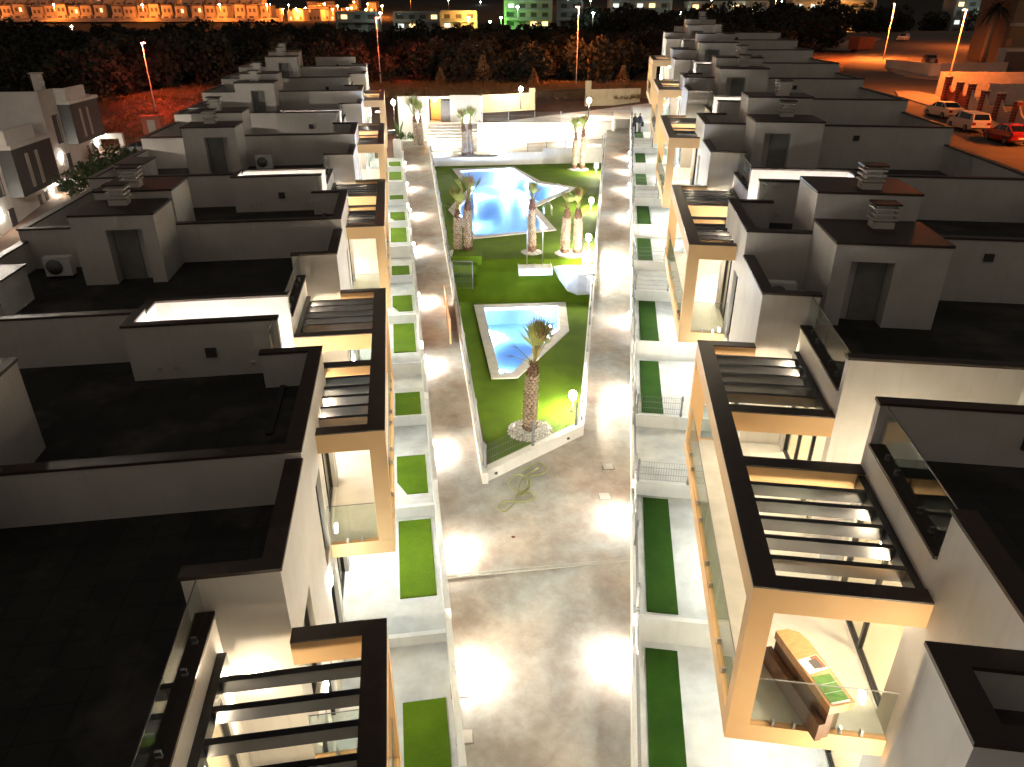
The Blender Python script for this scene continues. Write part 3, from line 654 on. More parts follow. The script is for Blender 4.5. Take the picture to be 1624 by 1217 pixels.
def mesh_gate(x, y, z, rz, wdt, hgt, label):
    g = empty('mesh_gate', (x, y, z), rz, label, 'gate', 'mesh gates to the lawn')
    for xx in (0, wdt): MB().tube([(xx, 0, 0), (xx, 0, hgt)], .03, 6).build('post', 'grey_metal', g)
    MB().tube([(0, 0, hgt), (wdt, 0, hgt)], .02, 6).build('top_rail', 'grey_metal', g)
    m = MB()
    for i in range(1, int(wdt / .08)): m.tube([(i * .08, 0, .1), (i * .08, 0, hgt)], .004, 3, False, False)
    for zz in (.12, .5, .9): m.tube([(0, 0, zz), (wdt, 0, zz)], .006, 3, False, False)
    m.build('wire_mesh', 'grey_metal', g)['kind'] = 'stuff'
mesh_gate(-3.15, 36.6, 1.0, 0, 1.05, 1.6, 'grey mesh gate beside turf steps left of the lawn')
mesh_gate(3.75, 37.0, 2.02, 0, .75, 1.7, 'open metal gate frame on the white landing')
ts = empty('turf_steps', (-2.5, 37.2, ZU), 0, 'grass covered steps between the two lawns, near the left path', 'steps')
for i, (x0, x1, y0, y1, z0, z1) in enumerate(((-.75, .85, .6, 2.0, -.7, .26), (-.75, .6, .1, .6, -1.2, -.1), (-.75, .55, -.5, .1, -1.6, -.62))): MB().box(x0, x1, y0, y1, z0, z1).build('step', 'turf', ts)
bd = empty('wooden_board', (-3.02, 31.4, zp(31.4) + .02), math.atan2(WLb[1] - WLa[1], WLb[0] - WLa[0]), 'orange wooden board leaning on the fence beside left path', 'board')
MB().box(-2.3, 2.3, -.02, .02, 0, 1.25).build('panel', 'board_orange', bd)
for x in (-2.2, 0, 2.2): MB().box(x - .05, x + .05, .021, .06, 0, 1.24).build('batten', 'wood', bd)

# ------------------------------------------------------------------ path wall lights and bollards
def wall_light(x, y, z, ang, label, group):
    r = empty('wall_light', (x, y, z), ang, label, 'wall light', group)
    MB().box(-.012, .012, -.17, .17, -.055, .055).build('housing', 'grey_metal', r)
    MB().box(.012, .06, -.14, .14, -.025, .025).build('lens', 'lamp_path', r)
for i, py in enumerate((268, 302, 345, 400, 483, 585, 725, 890, 1085)):
    Y = G(700, py, zp)[1]; x, y = on(*le, Y); d = Vector((-math.sin(-AL), 0)); u = (Y - OL_[1]) / math.cos(AL); X, Y2_ = LW(u, -1.265)
    wall_light(X, Y2_, zp(Y2_) + .43, -AL, 'small bright wall light by the left path, %s from the far end' % ORD[i], 'wall lights along the left path')
for i, py in enumerate((252, 275, 305, 350, 425, 517, 640, 838, 1075)):
    Y = G(980, py, zp)[1]; u = (Y - OR_[1]) / math.cos(AR); u += .2; X, Y2_ = RW(u, -1.385)
    wall_light(X, Y2_, zp(Y2_) + .44, math.pi - AR, 'small bright wall light by the right path, %s from the far end' % ORD[i], 'wall lights along the right path')
def bollard(x, y, z, label, h=.85, globe=.14, m='lamp_globe'):
    r = empty('bollard_light', (x, y, z), 0, label, 'lamp', 'small garden lamps')
    MB().lathe((0, 0, 0), [(.10, 0), (.10, .02), (.045, .03), (.04, h - .36)], 10).build('post', 'black_metal', r)
    MB().lathe((0, 0, 0), [(.06, h - .35), (globe * .8, h - .3), (globe, h - .14), (globe * .9, h - .02), (.05, h + .03)], 12).build('globe', m, r)
bollard(2.30, 23.96, ZL, 'glowing bollard lamp near the small pool and big palm')
bollard(5.45, 49.5, ZU, 'glowing bollard lamp right of the large pool middle')
bollard(4.35, 40.0, ZU, 'glowing bollard lamp behind the pair of palms at right')
bollard(3.95, 36.9, 2.02, 'glowing bollard lamp standing on the white landing')
bollard(7.2, 62.9, ZU, 'glowing bollard lamp beside the two far right palms')

# ------------------------------------------------------------------ back terrace, retaining walls, upper court
lx, rx = on(WLa, WLb, 66.6)[0], on(WRa, WRb, 68.6)[0]
o = MB()
for i, (t0, t1, top) in enumerate(((0, .38, 3.0), (.38, .64, 3.3), (.64, 1, 3.62))):
    A = (lx + (rx - lx) * t0, 66.6 + 2 * t0); B_ = (lx + (rx - lx) * t1, 66.6 + 2 * t1)
    o.prism([A, B_, (B_[0], B_[1] + .25), (A[0], A[1] + .25)], 1, top)
tag(o.build('retaining_wall', 'render_white'), 'stepped low white retaining wall behind the upper lawn', 'wall')
tzz = lambda x: 2.92 + (x + 7.5) / 16 * .62
poly = [(lx, 66.7), (rx + .1, 68.7), (9.9, 75.0), (-3.3, 72.8), (-3.3, 70.2), (-9.6, 70.0), (-9.6, 69.6)]
struct(MB().add([(x, y, tzz(x)) for x, y in poly], [tuple(range(7))]).build('terrace', 'concrete'), 'narrow concrete terrace between the two white back walls')
o = MB().prism([(-3.3, 72.8), (10.2, 75.0), (10.2, 75.3), (-3.3, 73.1)], 2, [5.24, 5.06, 5.06, 5.24]); o.prism([(-3.3, 73.1), (-3.05, 73.1), (-3.05, 79), (-3.3, 79)], 2, 5.26)
tag(o.build('retaining_wall', 'render_white'), 'tall bright white retaining wall below the upper court', 'wall')
struct(MB().add([(x, y, 5.1) for x, y in ((-3.2, 73.0), (10.3, 75.2), (13.4, 75.9), (22, 99), (-3.2, 90))], [(0, 1, 2, 3)]).build('upper_court', 'concrete'), 'grey concrete court behind the tall white wall')
o = MB().prism([(10.0, 75.4), (13.3, 75.95), (13.3, 76.15), (10.0, 75.6)], 2, 5.3); o.prism([(9.9, 74.3), (10.15, 74.3), (10.15, 75.4), (9.9, 75.4)], 2, 5.6)
tag(o.build('end_wall', 'render_white'), 'white end wall with slim pier closing the right path', 'wall')
for i in range(3):
    pass
fence((lx + .3, 66.9), (rx - .3, 68.65), 3.02, 3.62, 1.0, 9, 'mesh fence on the low wall behind the upper lawn', FN)
fence((-2.9, 73.0), (9.9, 75.15), 5.24, 5.08, .95, 5, 'thin mesh fence on the tall white retaining wall', FN)
st = empty('entrance_steps', (-6.6, 70.0, 2.9), 0, 'wide pale steps up to the white entrance wall', 'steps')
for i in range(10): MB().box(-1.6, 3.3, i * .42, i * .42 + .42 + (.6 if i == 9 else 0), -.6, .22 * (i + 1)).build('step', 'coping_stone', st)
# entrance wall (kiosk)
kz, ky = 5.1, 75.0
en = empty('entrance_wall', (-7.1, ky, kz), math.radians(2), 'white entrance wall with doorway and grey panels behind the palms', 'gateway')
e = MB()
for x0, x1, z0, z1 in ((-4.1, -1.05, -2.2, 2.35), (-1.05, 1.0, 2.1, 2.35), (1.0, 4.2, -2.2, 2.45)): e.box(x0, x1, 0, .25, z0, z1)
e.box(3.95, 4.2, -.9, 0, -2.2, 2.45); e.box(3.9, 4.2, .25, 3.5, -.2, 2.2); e.build('wall', 'render_white', en)
for x0, x1, z0, z1 in ((-3.0, -1.25, .75, 2.1), (1.55, 3.05, .9, 2.2)): MB().box(x0, x1, -.05, -.004, z0, z1).build('panel', 'frost', en)
MB().box(.05, 1.0, .05, .12, .02, 1.95).build('door', 'grey_metal', en); MB().box(-1.0, .0, 1.6, 1.7, .0, 2.0).build('back_wall', 'render_beige', en)
MB().box(-1.05, .0, .3, 1.6, -.3, -.02).build('threshold', 'coping_stone', en)
MB().box(-.65, -.35, .32, .38, 1.9, 2.05).build('lamp', 'lamp_amber', en)
for x in (-2.1, 2.6): MB().box(x - .1, x + .1, -.12, -.05, .35, .45).build('wall_lamp', 'lamp_white', en)
# boundary wall, piers, sliding gate
bw_ = empty('boundary_wall', (-3.4, 88.5, 5.1), math.atan2(3.2, 6.1), 'cream boundary wall left of the sliding gate, lamp in front', 'wall')
MB().box(0, 6.3, 0, .25, -.6, 1.35).build('wall', 'wall_cream', bw_); MB().box(6.3, 6.95, -.05, .3, -.6, 1.85).build('pier', 'wall_cream', bw_)
gt = empty('sliding_gate', (2.75, 91.45, 5.1), math.atan2(4.6, 6.2), 'dark barred sliding gate between cream piers', 'gate')
f = MB()
for z in (.08, 1.35): f.box(0, 7.9, -.03, .03, z, z + .08)
f.box(0, .08, -.03, .03, .08, 1.42); f.box(7.82, 7.9, -.03, .03, .08, 1.42); f.build('frame', 'black_metal', gt)
bar = None
for i in range(1, 44):
    if bar is None: bar = MB().box(-.02, .02, -.015, .015, .16, 1.35).build('bar', 'black_metal', gt); b_ = bar
    else: b_ = bar.copy(); col.objects.link(b_)
    b_.location = (i * 7.9 / 44, 0, 0)
bq = empty('boundary_wall', (9.2, 96.0, 5.1), math.atan2(1.8, 6), 'cream boundary wall right of the sliding gate with tall pier', 'wall')
MB().box(.7, 7.5, 0, .25, -.6, 1.35).build('wall', 'wall_cream', bq); MB().box(0, .7, -.05, .3, -.6, 2.35).build('pier', 'wall_cream', bq)
for x in (2.2, 3.0, 5.5):
    MB().box(x - .02, x + .02, .1, .14, 1.35, 2.2).build('post', 'black_metal', bq)
MB().box(.7, 7.5, .11, .13, 1.7, 1.73).box(.7, 7.5, .11, .13, 2.15, 2.18).build('rail', 'black_metal', bq)
# planter with plants by the entrance
plr = empty('planter', (-9.8, 71.4, 3.2), 0, 'white planter with leafy plants beside the entrance steps', 'planter')
MB().box(-1.5, 1.5, -.5, .5, -1, .75).build('box', 'render_white', plr)
def leafy(root, c, r, n, size, m, name='leaves'):
    mb = MB()
    for i in range(n):
        d = Vector((rnd.gauss(0, 1), rnd.gauss(0, 1), rnd.gauss(0, .8))).normalized() * r * rnd.random() ** .4
        p = Vector(c) + d; q = Vector((rnd.uniform(-1, 1), rnd.uniform(-1, 1), rnd.uniform(-.3, 1))).normalized(); t = q.cross(Vector((rnd.uniform(-1, 1), rnd.uniform(-1, 1), 1))).normalized()
        s = size * rnd.uniform(.6, 1.3); mb.add([p - t * s * .35, p + q * s * .5 - t * s * .1, p + q * s, p + t * s * .35], [(0, 1, 2, 3)])
    o = mb.build(name, m, root); o['kind'] = 'stuff'; return o
leafy(plr, (-.7, 0, 1.0), .45, 90, .3, 'plant_leaf'); leafy(plr, (.2, 0, .95), .4, 80, .28, 'plant_leaf'); leafy(plr, (1.0, 0, 1.0), .42, 80, .3, 'shrub_leaf')
sp = MB()
for i in range(16):
    a = rnd.uniform(0, 6.28); tp = Vector((-.9 + math.cos(a) * .5, math.sin(a) * .4, 2.1 + rnd.random() * .6)); b0_ = Vector((-.9, 0, .8)); t = Vector((-math.sin(a), math.cos(a), 0)) * .07
    sp.add([b0_ - t, b0_ + t, (b0_ + tp) / 2 + t * 1.6 + Vector((0, 0, .2)), tp, (b0_ + tp) / 2 - t * 1.6 + Vector((0, 0, .2))], [(0, 1, 2, 3, 4)])
sp.build('spiky_plant', 'plant_leaf', plr)
# small post lamps of the court
def post_lamp(x, y, z, h, label, gl=.2):
    r = empty('post_lamp', (x, y, z), 0, label, 'lamp', 'globe post lamps')
    MB().lathe((0, 0, 0), [(.09, 0), (.06, .1), (.04, h - .35)], 8).build('post', 'black_metal', r)
    MB().lathe((0, 0, 0), [(.06, h - .36), (gl, h - .2), (gl, h), (.08, h + .14)], 12).build('globe', 'lamp_globe', r)
post_lamp(1.0, 87.1, 5.1, 2.2, 'globe lamp on a post in front of the cream wall')
post_lamp(7.9, 78.5, 5.1, 1.75, 'globe lamp on a post above the two far right palms')
post_lamp(-12.3, 79.3, 4.6, 2.0, 'globe lamp on a post at the far end of the left path')
for i, (px, py) in enumerate(((698, 237), (683, 205), (795, 228), (787, 232), (903, 222))):
    X, Y, Z = G(px, py, 3.2 if i != 1 else 3.6); Z = tzz(X) if i != 1 else 3.3
    bollard(X, min(Y, 71.6), Z, ('glowing bollard lamp on the back terrace by the left palms', 'glowing bollard lamp at the foot of the entrance steps', 'glowing bollard lamp left of centre on the back terrace', 'second glowing bollard lamp of the close pair on the back terrace', 'glowing bollard lamp against the right of the tall white wall')[i], .8)

# ------------------------------------------------------------------ palms
def palm(x, y, z, h, fh, r, label, seed, lean=(.0, .0), tied=True, full=False):
    rr = random.Random(seed); root = empty('palm_tree', (x, y, z), 0 if full else rr.uniform(0, 6), label, 'palm', 'young palms round the pools')
    n = 14; pts = []; rad = []
    for i in range(n + 1):
        t = i / n; pts.append((lean[0] * t * t, lean[1] * t * t, h * t)); rad.append(r * (1.12 - .25 * t if t < .78 else (.92 - (t - .78) * 2.6)))
    MB().tube(pts, [max(.05, q) for q in rad], 12).build('trunk', 'trunk_bark', root)
    low, up = MB(), MB()
    rows = int(h / .105)
    for i in range(rows):
        t = (i + .5) / rows; R_ = r * (1.12 - .25 * t if t < .78 else max(.3, .92 - (t - .78) * 2.6)); c = Vector((lean[0] * t * t, lean[1] * t * t, h * t)); m = 9
        mb = up if (t < .10 or t > .80) else low
        for j in range(m):
            a = 2 * math.pi * (j + (.5 if i % 2 else 0) + rr.uniform(-.12, .12)) / m; d = Vector((math.cos(a), math.sin(a), 0)); tt = Vector((-math.sin(a), math.cos(a), 0))
            l = rr.uniform(.10, .19) * (h / 2.7); w_ = R_ * rr.uniform(.28, .42); b_ = c + d * (R_ * .93)
            mb.add([b_ - tt * w_, b_ + tt * w_, b_ + d * (.05 + .07 * rr.random()) + tt * w_ * .35 + Vector((0, 0, l)), b_ + d * (.05 + .07 * rr.random()) - tt * w_ * .35 + Vector((0, 0, l)), b_ + d * -.01 + Vector((0, 0, l * .5))], [(0, 1, 2, 3), (0, 3, 4), (1, 4, 2)])
    low.build('leaf_bases', 'leaf_base', root)['kind'] = 'stuff'; up.build('leaf_bases', 'leaf_base_brown', root)['kind'] = 'stuff'
    top = Vector((lean[0], lean[1], h - .05)); nf = 15 if full else 11; H_ = fh - h
    fr, dry, pet = MB(), MB(), MB()
    for i in range(nf):
        a = 2 * math.pi * i / nf + rr.uniform(-.2, .2); sp_ = rr.uniform(.06, .26) if i % 5 else rr.uniform(.3, .6)
        d = Vector((math.cos(a) * sp_ + (.14 if full else .04), math.sin(a) * sp_, 1)).normalized(); pl_ = H_ * rr.uniform(.38, .55)
        hub = top + d * pl_; pet.tube([top, top + d * pl_ * .5, hub], [.03, .022, .015], 5)
        blades = 15 if full else 12; bl = H_ * rr.uniform(.45, .62); mb = dry if (i % 6 == 1) else fr
        side = d.cross(Vector((math.cos(a), math.sin(a), .2))).normalized(); nrm = side.cross(d).normalized()
        for j in range(blades):
            f_ = (j / (blades - 1) - .5) * (1.6 if full else 1.15); q = (d * math.cos(f_) + side * math.sin(f_) + nrm * rr.uniform(-.12, .12)).normalized()
            L2 = bl * (1 - .35 * abs(f_)) * rr.uniform(.85, 1.05); tip = hub + q * L2 - Vector((0, 0, .03 * rr.random())); s2 = q.cross(nrm).normalized() * (.022 if full else .026)
            mid = hub + q * L2 * .5; mb.add([hub - s2 * .4, hub + s2 * .4, mid + s2 + nrm * .012, tip, mid - s2 + nrm * .012], [(0, 1, 2, 3, 4)])
    # one or two drooping dry fronds
    for i in range(2):
        a = rr.uniform(2.2, 4.2); d = Vector((math.cos(a), math.sin(a), .55)).normalized(); hub = top + d * H_ * .45; pet.tube([top, hub], [.022, .012], 5)
        for j in range(8):
            f_ = (j / 7 - .5) * 1.0; s_ = Vector((-math.sin(a), math.cos(a), 0)); q = (d * math.cos(f_) + s_ * math.sin(f_) + Vector((0, 0, -.35))).normalized(); tip = hub + q * H_ * .35; w_ = s_ * .018
            dry.add([hub - w_ * .4, hub + w_ * .4, tip], [(0, 1, 2)])
    pet.build('petioles', 'petiole', root); c_ = fr.build('crown', 'frond', root); dry.build('dry_fronds', 'frond_dry', root)
    return root
def pebbles(x, y, z, r, label, n=420, ry=None):
    mb = MB(); ry = ry or r
    for i in range(n):
        a = rnd.uniform(0, 6.283); q = math.sqrt(rnd.random()); px, py = x + r * q * math.cos(a), y + ry * q * math.sin(a); s = rnd.uniform(.032, .072)
        k = rnd.uniform(0, 3); zz = z + .03 + .05 * (1 - q) * rnd.random()
        vs = [(px + s * math.cos(k + t), py + s * .8 * math.sin(k + t), zz + rnd.uniform(-.3, .3) * s) for t in (0, 1.57, 3.14, 4.71)] + [(px, py, zz + s * .7), (px, py, zz - s * .6)]
        mb.add(vs, [(0, 1, 4), (1, 2, 4), (2, 3, 4), (3, 0, 4), (1, 0, 5), (2, 1, 5), (3, 2, 5), (0, 3, 5)])
    pass
    MB().lathe((x, y, z), [(r, .0), (r * .95, .03), (.05, .035)], 24).build('gravel_bed', 'pavement')['kind'] = 'structure'
    o = mb.build('pebbles', 'pebble'); o['kind'] = 'stuff'; o['label'] = label; return o
palm(.64, 22.54, ZL, 2.72, 4.55, .205, 'stout palm nearest the camera, in a round bed of white pebbles', 3, (.12, .0), full=True)
pebbles(.66, 22.5, ZL, .82, 'round bed of white pebbles under the nearest palm', 620)
PALMS = [(-3.03, 39.3, ZU, 2.4, 3.9, 'shorter palm of the left pair in front of the large pool'), (-2.45, 39.2, ZU, 2.9, 4.5, 'taller palm of the left pair in front of the large pool'),
         (1.09, 39.5, ZU, 2.88, 4.0, 'single palm standing before the middle of the large pool'), (2.97, 39.3, ZU, 2.5, 3.5, 'left palm of the pair in front of the bollard lamps'), (3.66, 39.2, ZU, 2.5, 3.9, 'right palm of the pair in front of the bollard lamps'),
         (5.5, 65.2, ZU, 3.0, 4.6, 'left palm of the pair at the far right of the lawn'), (6.2, 65.2, ZU, 3.3, 4.75, 'right palm of the pair at the far right of the lawn'),
         (-4.3, 67.6, 3.05, 2.6, 4.3, 'left palm of the pair on the back terrace'), (-3.75, 67.8, 3.05, 2.7, 4.4, 'right palm of the pair on the back terrace'),
         (-8.75, 68.6, 3.6, 2.7, 4.7, 'left palm of the pair at the end of the left path'), (-8.3, 68.5, 3.6, 2.7, 4.15, 'right palm of the pair at the end of the left path')]
for i, (x, y, z, h, fh, lb) in enumerate(PALMS): palm(x, y, z, h, fh, .20 if i < 5 else .19, lb, 20 + i, (rnd.uniform(-.05, .12), 0))
pebbles(-2.7, 39.2, ZU, .98, 'oval bed of white pebbles under the left pair of palms', 480, .75); pebbles(1.1, 39.4, ZU, .58, 'round bed of white pebbles under the single palm', 300)
pebbles(3.3, 39.2, ZU, .9, 'oval bed of white pebbles under the right pair of palms', 460, .7); pebbles(5.85, 65.1, ZU, .95, 'oval bed of white pebbles under the far right palms', 300, .7)
pebbles(-4.0, 67.7, 3.06, .9, 'oval bed of white pebbles on the back terrace', 300, .6); pebbles(-8.5, 68.5, 3.6, .85, 'bed of white pebbles at the end of the left path', 250, .6)

# ------------------------------------------------------------------ table on the near balcony, wrapped pane on a left balcony, air units
zt = TR[0] - 3.05
p0 = RW(1.47, 1.18); p1 = RW(-.02, 1.72)
ta = math.atan2(p1[1] - p0[1], p1[0] - p0[0]); tb = empty('wooden_counter', ((p0[0] + p1[0]) / 2, (p0[1] + p1[1]) / 2, zt), ta, 'long low wooden counter on the near right balcony', 'counter')
Lh = .84
outl = [(-Lh, -.24), (Lh, -.24), (Lh, .22), (-Lh + .35, .22), (-Lh + .12, .16), (-Lh, .0)]
MB().prism(outl, .62, .80).build('top', 'wood', tb); MB().box(-Lh + .03, Lh - .03, -.22, -.10, .0, .62).build('front', 'wood_dark', tb); MB().box(-Lh + .1, Lh - .15, .0, .12, 0, .62).build('back', 'wood_dark', tb)
MB().box(-Lh - .02, Lh, -.36, -.245, .0, .40).build('ledge', 'wood_dark', tb)
br = empty('brochure', RW(.72, 1.43) + (zt + .803,), ta + .12, 'white brochure with red and dark pictures on the counter', 'brochure')
MB().box(-.16, .16, -.2, .2, 0, .006).build('sheet', 'plastic_white', br); MB().box(-.15, .12, .04, .19, .0061, .009).build('red_picture', 'paint_red', br); MB().box(-.09, .10, -.04, .13, .0092, .012).build('dark_picture', 'paint_dark', br)
gm = empty('green_mat', RW(.24, 1.60) + (zt + .803,), ta, 'flat green mat on the near end of the counter', 'mat')
MB().box(-.27, .27, -.17, .17, 0, .012).build('mat', 'mat_green', gm); MB().box(.27, .30, -.17, .17, 0, .014).build('edge', 'plastic_white', gm)
for x in (-.09, .09): MB().box(x - .003, x + .003, -.17, .17, .0122, .014).build('line', 'frost', gm)
ss = empty('white_stand', RW(1.02, 2.02) + (zt,), .4, 'small white wire stand on the floor behind the counter', 'stand')
MB().tube([(-.12, 0, .01), (0, 0, .32), (.04, .02, .34)], .012, 5).build('leg', 'plastic_white', ss); MB().tube([(.1, .08, .01), (0, 0, .32)], .012, 5).build('leg', 'plastic_white', ss)
def aircon(x, y, z, rz, label):
    r = empty('air_conditioner', (x, y, z), rz, label, 'air conditioner', 'outdoor air conditioning units on the roofs')
    MB().box(-.42, .42, -.16, .16, .08, .72).build('case', 'plastic_white', r); MB().lathe((0, 0, 0), [(.26, .0), (.26, .02)], 16).build('fan_grille', 'grey_metal', r)
    g = r.children[-1]; g.rotation_euler = (math.pi / 2, 0, 0); g.location = (-.1, -.165, .4)
    for xx in (-.3, .3): MB().box(xx - .04, xx + .04, -.18, .18, 0, .08).build('foot', 'black_metal', r)
def at(W, T, k, u, v, z, P, k0): x, y = W((k + k0) * P + u, v); return x, y, T[k] + z
aircon(*at(LW, TL, 1, 11.6, 10.9, .3, PL, -1), -AL, 'white air conditioning unit on a left roof behind the bush house')
aircon(*at(RW, TR, 0, 11.9, 2.45, .3, PR, 0), -AR, 'white air conditioning unit on a dark right roof terrace')
aircon(*at(LW, TL, 2, 11.6, 6.2, .3, PL, -1), -AL, 'white air conditioning unit beside a far left stair tower')

# ------------------------------------------------------------------ terrain, street, pavements
def terr(X, Y):
    def sm(t): t = min(1, max(0, t)); return t * t * (3 - 2 * t)
    g = .075 * (min(max(Y, -10), 90) - 13) - 3.6
    if Y > 90: g = 2.2 + 3.2 * sm((Y - 90) / 8)
    if Y > 330: g += 9.6 * sm((Y - 330) / 95)
    if Y > 520: g += (Y - 520) * .085
    if X > 22: g += sm((X - 22) / 6) * (max(g, 4 + .045 * (min(Y, 235) - 66) - .35) - g)
    if X < -17 and 20 < Y <= 92: g += sm((-17 - X) / 4) * (1.0 + (Y - 65) * .09 - g)
    return g
xs = [-900, -500, -300, -200, -140, -100, -75, -60, -48, -40, -34, -28, -24, -21, -17, -10, 0, 10, 18, 22, 25, 28, 32, 40, 50, 60, 75, 100, 140, 200, 300, 500, 900]
ys = [-40, -10, 5, 13, 20, 30, 40, 50, 60, 70, 80, 88, 92, 93, 100, 110, 120, 135, 150, 170, 200, 230, 231, 260, 300, 330, 360, 400, 440, 480, 520, 600, 750, 1000, 1500]
mb = MB(); nx = len(xs)
mb.add([(x, y, terr(x, y)) for y in ys for x in xs], [(j * nx + i, j * nx + i + 1, (j + 1) * nx + i + 1, (j + 1) * nx + i) for j in range(len(ys) - 1) for i in range(nx - 1)], True)
nf_ = [f for f in mb.f if ys[f[0] // nx] < 330]; ff_ = [f for f in mb.f if ys[f[0] // nx] >= 330]
m1 = MB(); m1.add(mb.v, nf_, True); struct(m1.build('ground', 'soil'), 'dark bare ground round the houses and under the wood')
m2 = MB(); m2.add(mb.v, ff_, True); struct(m2.build('hillside', 'hill_dark'), 'dark overgrown hillside with the far town')
zr = lambda Y: 4 + .045 * (Y - 66)
def flat(name, pts, dz, m, label):
    return struct(MB().add([(x, y, zr(y) + dz) for x, y in pts], [tuple(range(len(pts)))]).build(name, m), label)
flat('road', [(29.5, 40), (60, 40), (60, 70), (60, 100), (64, 112), (78, 124), (120, 190), (150, 228), (110, 228), (78, 178), (60, 140), (47, 110), (33, 80)], .0, 'asphalt', 'wide street beside the right row, lit orange')
def pave(pts, label):
    o = MB().prism(pts, [zr(p[1]) - .1 for p in pts], [zr(p[1]) + .14 for p in pts]).build('pavement', 'pavement'); struct(o, label)
    return o
pave([(47.2, 66), (49.5, 66), (52.5, 92), (54.5, 99), (53.5, 103), (51, 102.6), (49.2, 98), (48.9, 88)], 'raised pavement in front of the pillared wall')
pave([(63, 116), (72, 116), (72, 132), (66.5, 137), (62, 128), (60.8, 120)], 'raised rounded pavement corner by the dark house')
pave([(72, 168), (96, 206), (92, 210), (66, 172)], 'pavement along the far side of the street')

# pillared wall along the street
def pillar_wall():
    r = empty('pillared_wall', (0, 0, 0), 0, 'street wall of red brick pillars and white panels behind parked cars', 'wall')
    base = [(53.0, 94.2), (52.7, 91), (51.9, 87.2), (51.3, 83.5), (50.6, 79.5), (49.95, 75.5), (49.3, 71.5), (48.7, 67.5), (48.1, 63.5)]
    for i, (x, y) in enumerate(base):
        z = zr(y); hgt = 2.7 if i % 2 == 0 else 2.45
        p = MB().prism([(x - .25, y - .3), (x + .35, y - .3), (x + .35, y + .3), (x - .25, y + .3)], z - .2, z + hgt).build('pillar', 'brick_red', r)
        MB().box(x - .33, x + .43, y - .38, y + .38, z + hgt, z + hgt + .1).build('cap', 'wall_old', p)
        for j in range(1, 9):
            zz = z + j * hgt / 9; MB().box(x - .262, x + .362, y - .312, y + .312, zz, zz + .022).build('course', 'wall_old', p)
        if i < len(base) - 1:
            x2, y2 = base[i + 1]; n = 8; top = []; w_ = MB()
            for k in range(n):
                t0, t1 = k / n, (k + 1) / n; f = lambda t: 2.15 - .95 * math.sin(math.pi * t)
                a = (x + (x2 - x) * (.08 + .84 * t0), y + (y2 - y) * (.08 + .84 * t0)); b = (x + (x2 - x) * (.08 + .84 * t1), y + (y2 - y) * (.08 + .84 * t1))
                w_.prism([a, b, (b[0] + .18, b[1]), (a[0] + .18, a[1])], [zr(a[1]) - .2, zr(b[1]) - .2, zr(b[1]) - .2, zr(a[1]) - .2], [zr(a[1]) + f(t0), zr(b[1]) + f(t1), zr(b[1]) + f(t1), zr(a[1]) + f(t0)])
            w_.build('panel', 'brick_red' if i in (0, 1) else 'wall_old', r)
pillar_wall()
def long_wall(x0, y0, x1, y1, z, h0, m, label, t=.25, piers=()):
    L = math.hypot(x1 - x0, y1 - y0); r = empty('street_wall', (x0, y0, z), math.atan2(y1 - y0, x1 - x0), label, 'wall')
    MB().box(0, L, 0, t, -1.2, h0).build('wall', m, r)
    for x in piers: p = MB().box(x - .3, x + .3, -.12, t + .1, -1.2, h0 + .5).build('pier', 'brick_red', r); MB().box(x - .36, x + .36, -.18, t + .16, h0 + .5, h0 + .6).build('cap', 'wall_old', p)
long_wall(54.2, 98.4, 82, 96, zr(98), 2.9, 'wall_old', 'tall orange lit white wall behind the pillared wall', piers=(12.2,))
long_wall(56.5, 91.5, 80, 86, zr(90), 2.4, 'wall_old', 'lower orange lit white wall nearest behind the pillars', piers=(14.5,))

